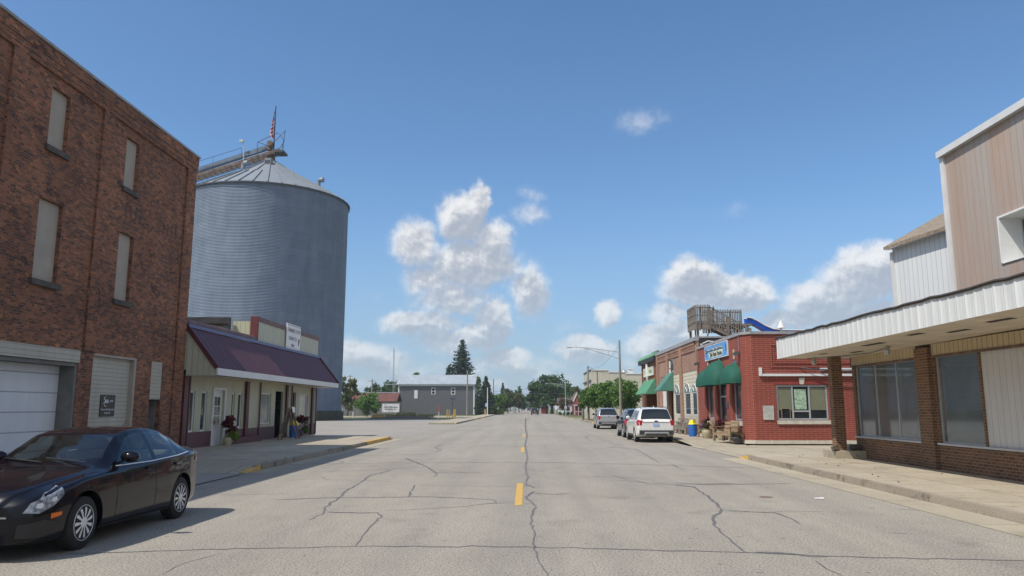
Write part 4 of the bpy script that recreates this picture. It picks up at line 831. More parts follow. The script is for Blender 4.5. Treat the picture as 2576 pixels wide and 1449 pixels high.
q=MB(); q.bar((x0+.95,ya+.1,zb-.05),(x0+.55,ya+.1,5.75),.09); q.build('brace',M['deck_wood'],d); q=MB(); q.bar((x0+.2,ya+1.2,zb-.05),(x0+.1,ya+.6,5.75),.09); q.build('brace',M['deck_wood'],d)
q=MB(); q.bar((x1-.1,ya-.03,zb+.02),(14.9,ya-.03,5.75),.05,.26); q.bar((x1-.1,ya+.9,zb+.02),(14.9,ya+.9,5.75),.05,.26)
for i in range(9): f=i/9; q.box((x1+f*2.6,ya,zb-f*1.35),(x1+.28+f*2.6,ya+.87,zb-f*1.35+.04))
q.build('stair',M['deck_wood'],d)
q=MB(); q.bar((x1-.05,ya-.06,zb+1.2),(14.9,ya-.06,6.85),.04,.1); q.bar((x1-.05,ya-.06,zb+.75),(14.9,ya-.06,6.4),.04,.07); q.bar((x1-.05,ya-.06,zb+.38),(14.9,ya-.06,6.05),.04,.07)
for i in range(17): f=(i+.5)/17; x=x1+f*(14.9-x1); z=zb+.05-f*1.35; q.box((x-.03,ya-.09,z),(x+.03,ya-.062,z+1.0))
q.build('stair_rail',M['deck_wood'],d)
s=empty('water_slide',(15.5,52,6),'blue plastic slide with white edges running down from the roof deck','slide')
pp=[Vector((14.9,51.2,7.75)),Vector((15.2,51.2,7.72)),Vector((15.6,51.2,7.52)),Vector((16.1,51.2,7.2)),Vector((16.6,51.2,6.98)),Vector((17.2,51.2,6.90)),Vector((19,51.2,6.88))]
q=MB(); 
for a,c in zip(pp[:-1],pp[1:]): q.quad(a+Vector((0,-.35,.0)),c+Vector((0,-.35,0)),c+Vector((0,-.3,-.36)),a+Vector((0,-.3,-.36))); q.quad(a+Vector((0,-.3,-.36)),c+Vector((0,-.3,-.36)),c+Vector((0,.3,-.36)),a+Vector((0,.3,-.36))); q.quad(a+Vector((0,.35,0)),c+Vector((0,.35,0)),c+Vector((0,.3,-.36)),a+Vector((0,.3,-.36)))
q.build('chute',M['slide_blue'],s); q=MB(); q.tube([p+Vector((0,-.36,.02)) for p in pp],.045,6); q.tube([p+Vector((0,.36,.02)) for p in pp],.045,6); q.build('edge',M['white_paint'],s)
q=MB(); q.box((16.0,51.1,5.7),(16.1,51.2,6.95)); q.build('leg',M['galv'],s); q=MB(); q.box((18.0,51.1,5.7),(18.1,51.2,6.62)); q.build('leg',M['galv'],s)
q=MB(); q.lathe([(.30,0),(.22,.12),(.06,.45),(.0,.5)],(17.0,50.4,7.0),10,cap=False); q.lathe([(.06,-1.3),(.06,0)],(17.0,50.4,7.0),6); q.build('roof_cone',M['white_paint'],label='small white cone cap poking above the restaurant roof beside the slide',cat='roof vent')
# ================================================================= VEHICLES
def interp(xs,ys,x):
    return float(np.interp(x,xs,ys))
def smooth(xs,ys):
    """Catmull-like smooth table"""
    X=np.linspace(xs[0],xs[-1],240); Y=np.interp(X,xs,ys); k=np.array([1,2,3,2,1.])/9; Yp=np.concatenate([Y[:1].repeat(2),Y,Y[-1:].repeat(2)]); return X,np.convolve(Yp,k,'valid')
class Car:
    def __init__(s,L_,W,spec): s.L=L_; s.W=W; s.t={k:smooth(*v) if k!='zb' else v for k,v in spec.items()}
    def g(s,k,x): a=s.t[k]; return float(np.interp(x,a[0],a[1]))
    def section(s,x):
        """half outline bottom->top centre as dense (w,z)"""
        w=s.g('w',x);zb=s.g('zb',x);zs=s.g('belt',x);zt=s.g('top',x);wr=s.g('wr',x); cr=s.g('crown',x)
        zs=min(zs,zt-.02)
        P=[(w*.80,zb),(w*.94,zb+.03),(w*.985,zb+.15),(w*.998,zb+(zs-zb)*.45),(w*1.0,zb+(zs-zb)*.62),(w*.975,zs-.05),(w*.945,zs),(w*.945+(wr-w*.945)*.52,zs+(zt-cr-zs)*.56),(wr,zt-cr),(wr*.90,zt-cr*.5),(wr*.55,zt-cr*.14),(0,zt)]
        out=[]
        for i in range(len(P)-1):
            a=P[max(i-1,0)];b=P[i];c=P[i+1];d=P[min(i+2,len(P)-1)]
            for j in range(3):
                t=j/3; 
                f=lambda k:.5*((2*b[k])+(-a[k]+c[k])*t+(2*a[k]-5*b[k]+4*c[k]-d[k])*t*t+(-a[k]+3*b[k]-3*c[k]+d[k])*t**3)
                out.append((max(0,f(0)),f(1)))
        out.append(P[-1]); return out
    def side(s,x,z):
        S=s.section(x); zz=[p[1] for p in S]; 
        for a,b in zip(S[:-1],S[1:]):
            if a[1]<=z<=b[1]: 
                t=(z-a[1])/max(1e-6,b[1]-a[1]); return a[0]+(b[0]-a[0])*t
        return S[-6][0]
    def top(s,x,w):
        S=s.section(x)[::-1]
        for a,b in zip(S[:-1],S[1:]):
            if a[0]<=w<=b[0]: t=(w-a[0])/max(1e-6,b[0]-a[0]); return a[1]+(b[1]-a[1])*t
        return S[-1][1]
    # local car frame: s measured from the nose; heading +y, so y = L/2 - s
    def body(s,root,mat,axles,rw,zc,n=110):
        xs=np.concatenate([np.linspace(0,.25,14),np.linspace(.25,s.L-.25,n)[1:-1],np.linspace(s.L-.25,s.L,14)]); V=[];F=[]
        for x in xs:
            S=s.section(x); ring=[(w,z) for w,z in S]+[(-w,z) for w,z in S[-2::-1]]
            V+=[(w,s.L/2-x,z) for w,z in ring]
        m=len(V)//len(xs)
        for i in range(len(xs)-1):
            for j in range(m): F.append((i*m+j,i*m+(j+1)%m,(i+1)*m+(j+1)%m,(i+1)*m+j))
        F.append(tuple(range(m))); F.append(tuple(range((len(xs)-1)*m,len(xs)*m))[::-1])
        q=MB(); q.v=V;q.f=F;q.m=[0]*len(F); o=q.build('body',mat,root,local=True)
        cuts=[]
        for ax in axles:
            c=MB(); c.lathe([(rw,-s.W),(rw,-s.W/2+.32),(rw,-s.W/2+.33)] ,(0,s.L/2-ax,zc),36,axis='x'); c1=c.build('cut',mat,local=True); cuts.append(c1)
            c=MB(); c.lathe([(rw,s.W/2-.33),(rw,s.W)] ,(0,s.L/2-ax,zc),36,axis='x'); cuts.append(c.build('cut',mat,local=True))
        o.matrix_world=Matrix.Identity(4)
        for c in cuts:
            c.location=(0,0,0); md=o.modifiers.new('b','BOOLEAN'); md.object=c; md.operation='DIFFERENCE'; md.solver='EXACT'
        par=o.parent; o.parent=None; bpy.context.view_layer.update()
        me=bpy.data.meshes.new_from_object(o.evaluated_get(bpy.context.evaluated_depsgraph_get())); o.modifiers.clear(); o.data=me; me.name='body'; o.parent=par
        for c in cuts: bpy.data.objects.remove(c)
        me.polygons.foreach_set('use_smooth',[True]*len(me.polygons)); me.set_sharp_from_angle(angle=math.radians(35)); return o
    def sidepatch(s,root,name,poly,mat,off=.006,n=14,thick=0):
        """poly in (s,z); built on both sides; one object each"""
        xs=[p[0] for p in poly];x0,x1=min(xs),max(xs); cols=[]
        pn=poly+[poly[0]]
        X=sorted(set(list(np.linspace(x0,x1,n))+xs))
        for x in X:
            zs=[]
            for a,b in zip(pn[:-1],pn[1:]):
                if min(a[0],b[0])-1e-9<=x<=max(a[0],b[0])+1e-9:
                    if abs(a[0]-b[0])<1e-9: zs+=[a[1],b[1]]
                    else: zs.append(a[1]+(b[1]-a[1])*(x-a[0])/(b[0]-a[0]))
            if len(zs)>=1: cols.append((x,min(zs),max(zs)))
        out=[]
        for sg in (1,-1):
            q=MB(); K=5
            for x,a,b in cols:
                for k in range(K+1):
                    z=a+(b-a)*k/K; q.v.append((sg*(s.side(x,z)+off),s.L/2-x,z))
            for i in range(len(cols)-1):
                for k in range(K): q.f.append((i*(K+1)+k,i*(K+1)+k+1,(i+1)*(K+1)+k+1,(i+1)*(K+1)+k)); q.m.append(0)
            out.append(q.build(name,mat,root,local=True,smooth=60,recalc=False))
        return out
    def toppatch(s,root,name,s0,s1,f0,f1,mat,off=.006,curve=0.,both=False):
        """windscreen-like patch: f is half width fraction of wr at each end; curve bends lower edge"""
        q=MB(); nu,nv=20,14
        for j in range(nv+1):
            for i in range(nu+1):
                u=-1+2*i/nu; x=s0+(s1-s0)*j/nv + curve*(u*u)*(1-j/nv if True else 1); f=f0+(f1-f0)*j/nv; w=abs(u)*f*s.g('wr',x); z=s.top(x,w)
                q.v.append((math.copysign(w,u) if w else 0,s.L/2-x,z+off))
        for j in range(nv):
            for i in range(nu): q.f.append((j*(nu+1)+i,j*(nu+1)+i+1,(j+1)*(nu+1)+i+1,(j+1)*(nu+1)+i)); q.m.append(0)
        return q.build(name,mat,root,local=True,smooth=60,recalc=False)
def wheels(root,c,axles,r,tw,spokes=10,capm='hubcap',inset=.03,style='sedan'):
    for ax in axles:
        for sg in (1,-1):
            cx=sg*(c.W/2-inset-tw/2); cy=c.L/2-ax
            q=MB(); q.lathe([(r*.60,-tw/2),(r*.90,-tw/2),(r*.98,-tw/2+.02),(r,-tw/2+.05),(r,tw/2-.05),(r*.98,tw/2-.02),(r*.90,tw/2),(r*.64,tw/2-.005),(r*.60,tw/2-.02)],(cx,cy,r),40,axis='x'); w=q.build('wheel',M['black_rubber'],root,local=True,smooth=40)
            q=MB(); o=sg*(tw/2-.03); 
            q.lathe([(r*.70,cx+o),(r*.70,cx+o+sg*.02),(r*.66,cx+o+sg*.035),(r*.62,cx+o+sg*.02)],(0,cy,r),40,axis='x',cap=False)
            for k in range(spokes):
                a=2*PI*k/spokes
                def pt(rad,da,dx): return (cx+o+sg*dx,cy+rad*math.cos(a+da),r+rad*math.sin(a+da))
                wd=.62/spokes*2.9
                v=[pt(r*.16,-wd*1.0,.035),pt(r*.16,wd*1.0,.035),pt(r*.42,wd*.82,.035),pt(r*.65,wd*.74,.028),pt(r*.65,-wd*.74,.028),pt(r*.42,-wd*.82,.035)]
                q.quad(*v)
            q.lathe([(0,cx+o+sg*.045),(r*.12,cx+o+sg*.044),(r*.19,cx+o+sg*.036),(r*.20,cx+o+sg*.03)],(0,cy,r),20,axis='x',cap=False)
            rim=q.build('rim',M[capm],w,local=True,smooth=40,recalc=False)
            q=MB(); q.lathe([(0,cx+o-sg*.005),(r*.69,cx+o-sg*.005)],(0,cy,r),24,axis='x',cap=False); q.build('brake_disc',M['car_plastic'],rim,local=True,recalc=False)
def mirrors(root,c,x,z,mat,sz=(.11,.2,.14)):
    for sg in (1,-1):
        w=c.side(x,z); bm=bmesh.new(); bmesh.ops.create_uvsphere(bm,u_segments=14,v_segments=9,radius=.5)
        for v in bm.verts: 
            t=v.co; yy=t.y; v.co=Vector((sg*(w+.12)+t.x*sz[1]*1.15, c.L/2-x+(t.y if t.y>0 else t.y*.35)*sz[0]*1.6, z+.10+t.z*sz[2]))
        me=bpy.data.meshes.new('mirror'); bm.to_mesh(me); bm.free(); me.materials.append(mat); me.polygons.foreach_set('use_smooth',[True]*len(me.polygons))
        o=bpy.data.objects.new('mirror',me); COL.objects.link(o); o.parent=root
        q=MB(); q.bar((sg*(w-.03),c.L/2-x,z+.02),(sg*(w+.07),c.L/2-x,z+.06),.05,.03); q.build('mirror_arm',mat,o,local=True)
# ---- sedan
SL,SW=4.6,1.79
SL=4.52
sedan=Car(SL,SW,{
 'top':([0,.04,.12,.3,.6,1.0,1.30,1.42,1.7,2.05,2.35,2.7,3.0,3.3,3.65,3.95,4.12,4.28,4.42,4.49,4.52],[.66,.72,.785,.845,.90,.955,.985,1.02,1.21,1.395,1.455,1.475,1.465,1.425,1.31,1.165,1.125,1.12,1.105,.98,.94]),
 'belt':([0,.15,.5,.95,1.4,2.2,3.2,4.0,4.4,4.6],[.60,.70,.80,.885,.915,.94,.99,1.03,1.03,.95]),
 'w':([0,.05,.15,.35,.7,1.1,1.8,3.2,3.9,4.25,4.43,4.52],[.52,.66,.76,.835,.88,.892,.895,.895,.88,.83,.70,.58]),
 'wr':([0,.2,.8,1.3,1.5,1.8,2.1,2.5,3.1,3.5,3.9,4.15,4.6],[.42,.58,.70,.74,.70,.63,.585,.575,.57,.575,.62,.66,.55]),
 'crown':([0,1.2,1.6,2.2,3.2,3.9,4.6],[.05,.05,.05,.055,.055,.03,.03]),
 'zb':([0,.3,.7,3.9,4.3,4.6],[.20,.17,.18,.18,.24,.30])})
# built in local space then moved: rear wheel/front wheel ground points from the photograph
car=empty('black_sedan',(0,0,0),'glossy black four-door sedan parked at the left kerb in the foreground','car')
AX=[.93,3.62]; r_=.325
sedan.body(car,M['car_black'],AX,.385,.335)
wheels(car,sedan,AX,r_,.21,11)
seeglass('auto_glass',(.50,.56,.56),.12)
for n_ in M['auto_glass'].node_tree.nodes:
    if n_.type=='VALTORGB': n_.color_ramp.elements[0].color=(.01,.01,.01,1); n_.color_ramp.elements[1].color=(.05,.05,.05,1)
sedan.toppatch(car,'windshield',1.42,2.0,.985,.96,M['auto_glass'],curve=.14)
sedan.toppatch(car,'rear_window',3.32,3.98,.93,.88,M['auto_glass'])
g=[(1.70,.985),(1.98,1.19),(2.20,1.325),(2.42,1.375),(2.66,1.39),(2.66,.985)]
g2=[(2.76,.99),(2.76,1.392),(2.98,1.385),(3.22,1.345),(3.46,1.255),(3.46,1.02)]
g3=[(3.50,1.025),(3.50,1.235),(3.64,1.165),(3.80,1.055)]
for gg in (g,g2,g3): sedan.sidepatch(car,'side_window',gg,M['auto_glass'],.004)
def inpoly(p,poly):
    c=False;j=len(poly)-1
    for i in range(len(poly)):
        (xi,yi),(xj,yj)=poly[i],poly[j]
        if (yi>p[1])!=(yj>p[1]) and p[0]<(xj-xi)*(p[1]-yi)/(yj-yi)+xi: c=not c
        j=i
    return c
bo=[o for o in car.children if o.name.startswith('body')][0]; bm=bmesh.new(); bm.from_mesh(bo.data); dele=[]
for f_ in bm.faces:
    ok=True
    for v in f_.verts:
        s_=SL/2-v.co.y; z_=v.co.z; x_=abs(v.co.x); w_=sedan.g('wr',min(max(s_,0),SL))
        a1=x_>w_*.97 and any(inpoly((s_,z_),gg) for gg in (g,g2,g3))
        a2=(1.42+.14*(x_/w_)**2)<s_<2.0 and x_<w_*.965 and z_>.98; a3=3.32<s_<3.98 and x_<w_*.88 and z_>1.0
        if not (a1 or a2 or a3): ok=False; break
    if ok: dele.append(f_)
bmesh.ops.delete(bm,geom=dele,context='FACES'); bm.to_mesh(bo.data); bm.free()
plain('seat_cloth',(.30,.28,.24),.9,.1,5); plain('dash',(.045,.045,.05),.6,.1,5)
def rb(nm,mt,a,b,sm=.04,tilt=0):
    q=MB(); q.box(a,b); o=q.build(nm,M[mt],car,local=True); md=o.data; bmx=bmesh.new(); bmx.from_mesh(md); bmesh.ops.bevel(bmx,geom=list(bmx.edges),offset=sm,segments=3,affect='EDGES',profile=.5)
    if tilt:
        zc=a[2]
        for v in bmx.verts: v.co.y-=tilt*(v.co.z-zc)
    bmx.to_mesh(md); bmx.free(); md.polygons.foreach_set('use_smooth',[True]*len(md.polygons)); return o
for sx in (-.38,.38):
    rb('seat','seat_cloth',(sx-.25,SL/2-2.75,.38),(sx+.25,SL/2-2.2,.56)); rb('seat_back','seat_cloth',(sx-.24,SL/2-2.88,.54),(sx+.24,SL/2-2.72,1.12),.05,.25); rb('head_rest','seat_cloth',(sx-.13,SL/2-3.03,1.13),(sx+.13,SL/2-2.93,1.30),.04,.1)
rb('rear_seat','seat_cloth',(-.62,SL/2-3.5,.38),(.62,SL/2-3.0,.56)); rb('rear_seat_back','seat_cloth',(-.62,SL/2-3.62,.52),(.62,SL/2-3.45,1.08),.05,.15)
rb('dashboard','dash',(-.70,SL/2-1.95,.55),(.70,SL/2-1.50,.945),.05)
q=MB(); q.tube([(.38+.18*math.cos(t),SL/2-2.06-.05*math.sin(t),.94+.18*math.sin(t)) for t in np.linspace(0,2*PI,25)],.014,6,cap=False); q.bar((.22,SL/2-2.05,.93),(.54,SL/2-2.05,.93),.03,.04); q.build('steering_wheel',M['dash'],car,local=True)
q=MB(); q.box((-.68,SL/2-3.7,.30),(.68,SL/2-1.4,.36)); q.build('cabin_floor',M['dash'],car,local=True)
q=MB(); q.box((-.12,SL/2-1.98,1.28),(.12,SL/2-1.96,1.34)); q.build('rear_view_mirror',M['dash'],car,local=True)
sedan.sidepatch(car,'window_trim',[(1.66,.962),(1.66,.975),(2.6,.978),(3.45,1.012),(3.86,1.045),(3.86,1.032),(3.45,.998),(2.6,.964)],M['hubcap'],.012,n=24)
for x in (1.62,2.71,3.52):
    sedan.sidepatch(car,'door_seam',[(x,.30),(x,.95),(x+.012,.95),(x+.012,.30)],M['black_trim'],.003)
for x in (2.42,3.32): 
    for o in sedan.sidepatch(car,'door_handle',[(x,.865),(x,.90),(x+.19,.91),(x+.19,.875)],M['chrome'] if False else M['car_black'],.028): pass
    sedan.sidepatch(car,'handle_cup',[(x+.02,.84),(x+.02,.885),(x+.13,.89),(x+.13,.845)],M['car_plastic'],.004)
sedan.sidepatch(car,'headlight',[(.05,.55),(.10,.655),(.28,.755),(.52,.825),(.49,.71),(.32,.60),(.16,.535)],M['lamp_clear'],.010,n=18)
sedan.sidepatch(car,'headlight_bowl',[(.13,.60),(.15,.645),(.20,.655),(.215,.62),(.18,.59)],M['hubcap'],.014)
sedan.sidepatch(car,'headlight_bowl',[(.30,.66),(.32,.70),(.37,.71),(.385,.675),(.35,.65)],M['hubcap'],.014)
sedan.sidepatch(car,'side_marker',[(.30,.46),(.30,.52),(.46,.525),(.46,.485)],M['orange_lens'],.008)
sedan.sidepatch(car,'taillight',[(4.12,.88),(4.18,1.04),(4.42,1.03),(4.47,.86)],M['lamp_red'],.008)
sedan.sidepatch(car,'sill_trim',[(1.35,.20),(1.35,.235),(3.2,.235),(3.2,.20)],M['black_trim'],.012)
sedan.sidepatch(car,'bumper_insert',[(.03,.27),(.03,.42),(.22,.46),(.38,.42),(.38,.30),(.2,.26)],M['black_trim'],.006)
q=MB()
for z0,z1 in ((.52,.60),(.30,.47)): q.box((-.42,SL/2-.004,z0),(.42,SL/2+.008,z1))
q.build('grille',M['black_trim'],car,local=True); q=MB(); q.box((-.5,SL/2+.0,.495),(.5,SL/2+.012,.515)); q.box((-.06,SL/2+.01,.53),(.06,SL/2+.02,.57)); q.build('grille_bar',M['chrome'],car,local=True)
mirrors(car,sedan,1.82,.98,M['car_black'],(.12,.235,.16))
q=MB()
for a,bx in ((-.55,.05),(.05,.62)): q.tube([(a,SL/2-1.38-.02,1.035+.0),(bx,SL/2-1.50,1.085)],.009,5)
q.build('wiper',M['car_plastic'],car,local=True)
q=MB(); q.tube([(0,SL/2-3.28,1.44),(0,SL/2-3.42,1.56)],.006,5); q.build('antenna',M['car_plastic'],car,local=True)
# inside seen through the glass is dark; exterior placement
car.rotation_euler=(0,0,PI); car.location=(-6.43,11.08,0)   # faces the camera
# ---- SUV family
def suv(label,L_,W,Hh,mat,name,wb,front,r=.37,rails=True,style=0,det=True):
    k=Hh/1.78; s=L_/5.0
    T=lambda xs:[x*s for x in xs]
    c=Car(L_,W,{
     'top':(T([0,.05,.2,.6,1.0,1.35,1.5,1.9,2.3,2.8,3.6,4.2,4.5,4.62,4.72,4.88,4.95,5.0]),[z*k for z in [.85,.93,1.02,1.09,1.13,1.17,1.22,1.50,1.68,1.75,1.77,1.74,1.70,1.64,1.48,1.17,1.09,1.05]]),
     'belt':(T([0,.4,1.4,3,4.4,5.0]),[z*k for z in [.78,.95,1.05,1.09,1.14,1.0]]),
     'w':(T([0,.06,.2,.5,1.0,4.2,4.7,4.9,5.0]),[z*W/2 for z in [.66,.78,.88,.95,.985,.985,.965,.92,.84]]),
     'wr':(T([0,.5,1.3,1.7,2.2,3,4.2,4.6,4.8,5.0]),[z*W/2 for z in [.6,.78,.84,.76,.71,.71,.69,.67,.76,.78]]),
     'crown':(T([0,1.2,2,4,4.6,5]),[.05,.05,.07,.07,.05,.03]),
     'zb':(T([0,.3,.7,4.4,4.8,5.0]),[.28,.22,.24,.26,.34,.42])})
    ro=empty(name,(0,0,0),label,'car'); ax=[front*s,(front+wb)*s if False else front*s+wb]
    c.body(ro,mat,ax,r+.065,r+.01,n=70)
    wheels(ro,c,ax,r,.24,5 if style else 10,'hubcap')
    c.toppatch(ro,'windshield',1.48*s,2.25*s,.97,.94,M['car_glass'])
    c.toppatch(ro,'rear_window',4.56*s,4.885*s,.93,1.0,M['car_glass'],off=.01)
    zB=1.11*k; zT=1.60*k
    for a,bb,e in ((1.85,2.75,.35),(2.83,3.62,0),(3.70,4.50,-.22)):
        c.sidepatch(ro,'side_window',[(a*s,zB),((a+max(0,e)*1.2)*s,zT-(.05 if e>0 else 0)),((bb+min(0,e))*s,zT-(.04 if e<0 else 0)),(bb*s,zB+.03)],M['car_glass'],.005)
    for x in (1.75,2.79,3.66): c.sidepatch(ro,'door_seam',[(x*s,.42*k),(x*s,1.08*k),((x+.012)*s,1.08*k),((x+.012)*s,.42*k)],M['black_trim'],.004)
    for x in (2.5,3.4): c.sidepatch(ro,'door_handle',[(x*s,.97*k),(x*s,1.0*k),((x+.2)*s,1.01*k),((x+.2)*s,.98*k)],M['chrome'],.025)
    c.sidepatch(ro,'headlight',[(.12*s,.80*k),(.2*s,.92*k),(.7*s,1.0*k),(.6*s,.86*k)],M['lamp_clear'],.01)
    c.sidepatch(ro,'cladding',[(.35*s,.26),(.35*s,.40),(4.72*s,.44),(4.72*s,.30)] if False else [(1.5*s,.26),(1.5*s,.40),(3.6*s,.40),(3.6*s,.26)],M['car_plastic'],.014)
    tz=(.86,1.14) if style==0 else (.80,1.13)
    c.sidepatch(ro,'taillight',[(4.55*s,tz[1]*k-.06),(4.7*s,tz[1]*k),(4.93*s,tz[1]*k-.03),(4.96*s,tz[0]*k),(4.80*s,tz[0]*k-.02)],M['lamp_red'],.012)
    Y=-L_/2
    for sg in (1,-1):
        q=MB(); q.prism([(sg*W*.34,Y-.004,tz[1]*k-.03),(sg*W*.425,Y-.004,tz[1]*k-.03),(sg*W*.425,Y-.004,tz[0]*k),(sg*W*.37,Y-.004,tz[0]*k)],(0,.05,0)); q.build('taillight',M['lamp_red'],ro,local=True)
    q=MB(); q.box((-W*.43,Y-.03,.40),(W*.43,Y+.06,.62*k)); q.box((-W*.3,Y-.05,.36),(W*.3,Y,.44)); bp=q.build('bumper',M['car_plastic'],ro,local=True)
    q=MB(); q.box((-W*.30,Y-.055,.47),(W*.30,Y-.031,.545)); q.build('bumper_trim',M['galv'],bp,local=True)
    for sg in (1,-1):
        q=MB(); q.lathe([(.045,-.02),(.05,.05)],(sg*W*.29,Y-.07,.44),12,axis='y'); q.build('exhaust',M['chrome'],ro,local=True)
    q=MB(); q.box((-.16,Y-.014,.80*k),(.16,Y-.004,.95*k)); q.build('licence_plate',M['plate_blue'] if style==0 else M['plate_green'],ro,local=True)
    q=MB(); q.box((-W*.34,Y-.012,1.0*k),(W*.34,Y-.003,1.025*k)); q.build('tailgate_trim',M['chrome'],ro,local=True)
    q=MB(); q.lathe([(0,-.02),(.05,-.018),(.06,0)],(0,Y,1.06*k),16,axis='y',cap=False)
    for v_i,v in enumerate(q.v): q.v[v_i]=(v[0]*1.7,v[1],1.06*k+(v[2]-1.06*k)*.8)
    q.build('badge',M['flag_blue'] if style==0 else M['chrome'],ro,local=True)
    c.sidepatch(ro,'tailgate_seam',[(4.90*s,.66*k),(4.90*s,.68*k),(4.99*s,.68*k),(4.99*s,.66*k)],M['black_trim'],.004)
    mirrors(ro,c,1.95*s,1.12*k,M['car_black'] if mat!=M['car_white'] else mat,(.12,.2,.18))
    if rails:
        for sg in (1,-1): q=MB(); z=1.745*k; q.tube([(sg*W*.335,L_/2-2.3*s,z-.06),(sg*W*.34,L_/2-2.5*s,z+.03),(sg*W*.335,L_/2-4.1*s,z+.03),(sg*W*.33,L_/2-4.35*s,z-.06)],.02,6); q.build('roof_rail',M['car_plastic'],ro,local=True)
    q=MB(); q.prism([(0,L_/2-4.2*s,1.73*k),(0,L_/2-4.05*s,1.73*k),(0,L_/2-4.2*s,1.83*k)],(.03,0,0)); q.build('antenna_fin',mat,ro,local=True)
    return ro
w1=suv('white SUV with dark rear glass parked at the right kerb, nearest of the parked row',5.0,2.0,1.80,M['car_white'],'white_suv',2.86,1.05)
w1.location=(6.62,39.1+2.5,0)
w2=suv('black SUV parked between the white and the silver one',4.75,1.92,1.72,M['car_darkblue'],'black_suv',2.78,1.0,r=.36,style=1); w2.location=(6.72,45.0+2.38,0)
w3=suv('silver SUV with red tail lamps at the far end of the parked row',4.77,1.86,1.76,M['car_silver'],'silver_suv',2.86,1.0,r=.36,style=1); w3.location=(6.82,63.5+2.4,0)
w4=suv('dark SUV driving away far down the right lane',4.7,1.85,1.75,M['car_darkred'],'dark_suv',2.7,1.0,style=1,rails=False); w4.location=(2.15,190,0)
for (x,y,lb) in ((1.6,430,'small dark car far down the road, left of the dark SUV'),(-1.9,560,'tiny oncoming car, farthest of those on the road')):
    c=copy_tree(w4); c.location=(x,y,0); c['label']=lb; c['group']='cars far down the road'
w4['group']='cars far down the road'
# ================================================================= STREET FURNITURE
def at(u,v,y): x,z=onY(u,v,y); return Vector((x,y,z))
def bench(name,loc,rz,mat,label,group=None,w=1.15):
    e=empty(name,loc,label,'bench',group); q=MB()
    for i in range(4): q.box((-w/2+.06,.02+.13*i-.28,.40),(w/2-.06,.13+.13*i-.28,.44))
    q.build('seat',mat,e,local=True); q=MB()
    for i in range(3): z=.52+.17*i; q.bar((-w/2+.08,.27+.04*i,z),(w/2-.08,.27+.04*i,z),.03,.14)
    q.build('backrest',mat,e,local=True)
    for sx in (-1,1):
        for yy in (-.3,.28):
            q=MB(); q.box((sx*(w/2)-.05,yy-.045,0),(sx*(w/2)+.05,yy+.045,.66 if yy<0 else .62)); q.build('leg',mat,e,local=True)
        q=MB(); q.box((sx*(w/2)-.07,-.38,.66),(sx*(w/2)+.07,.34,.70)); q.build('armrest',mat,e,local=True)
    q=MB(); q.box((-w/2,-.335,.28),(w/2,-.30,.40)); q.build('apron',mat,e,local=True)
    if rz: e.rotation_euler=(0,0,rz); 
    return e
BR=-PI/2   # seat faces -x (the street)
bench('wooden_bench',(9.68,37.25,.165),BR+.45,M['bench_wood'],'wooden bench in front of the near window of the red brick building')
bench('wooden_bench',(9.8,41.9,.165),BR,M['bench_wood'],'wooden bench between the planter pot and the blue bin','benches along the facade')
for y,lb in ((46.6,'grey slatted bench nearest the blue bin before the arched windows'),(48.5,'grey slatted bench in the middle of three before the arched windows'),(50.4,'grey slatted bench nearest the tan doorway')):
    bench('slatted_bench',(9.75,y,.165),BR,M['bench_grey'],lb,'benches along the facade',1.5)
def bin_(loc,label,dome=False):
    e=empty('litter_bin',loc,label,'litter bin'); e.scale=(.78,.78,.76); q=MB(); q.lathe([(.27,0),(.29,.28),(.30,.29),(.30,.31),(.29,.32),(.29,.56),(.30,.57),(.30,.59),(.29,.60),(.29,.86)],n=24); q.build('drum',M['blue_plastic'],e,local=True,smooth=40)
    q=MB(); 
    if dome: q.lathe([(.31,.86),(.31,.92),(.28,1.04),(.18,1.15),(0,1.2)],n=20,cap=False)
    else: q.lathe([(.33,.86),(.34,.90),(.26,.97),(.16,1.2),(.12,1.22)],n=4)
    q.build('lid',M['yellow_plastic'],e,local=True); return e
bin_((9.38,43.4,.165),'blue drum litter bin with yellow hopper lid by the red brick corner')
x,y=G(701,1097,.2); bin_((-12.55,41.3,.17),'blue drum litter bin with yellow dome lid by the shop door',True)
def planter(loc,label,mats,potmat='pot_ceramic',r=.26,h=.5,name='planter_pot',ht=.5,pot=True):
    e=empty(name,loc,label,'planter'); x,y,z=loc
    if pot:
        q=MB(); q.lathe([(r*.6,0),(r*.95,h*.45),(r,h*.75),(r*.85,h*.93),(r*1.0,h)],n=22,cap=False); q.lathe([(0,h*.9),(r*.9,h*.9)],n=22,cap=False); q.build('pot',M[potmat],e,local=True,smooth=50)
    for (mt,dx,dy,z0,rr,n,sz) in mats:
        C,R=clumps((x+dx,y+dy,z+z0),(rr*.6,rr*.6,rr*.6),9,rr*.45); leafobj('foliage',leaves(C,R,n,sz),mt,e,loc)
    return e
planter((9.5,40.6,.165),'large glazed pot with rust and purple flowers before the red facade',[('leaf_brown',0,0,.75,.30,260,.06),('leaf_olive',.05,.1,.62,.22,160,.05),('leaf_purple',-.05,.55,.62,.22,220,.035),('leaf_mid',-.05,.55,.38,.24,300,.04),('leaf_red',.05,0,.95,.18,120,.05)])
planter((9.95,39.3,.165),'dark red foliage plant in a pot by the restaurant door',[('leaf_red',0,0,.75,.36,450,.06),('leaf_mid',0,0,.5,.2,120,.05)])
planter((9.95,36.55,.165),'low dark planter with dry trailing plant beside the wooden bench',[('leaf_olive',0,.1,.30,.34,260,.05),('leaf_brown',.1,-.2,.33,.28,160,.05)],'dark_metal',.28,.26)
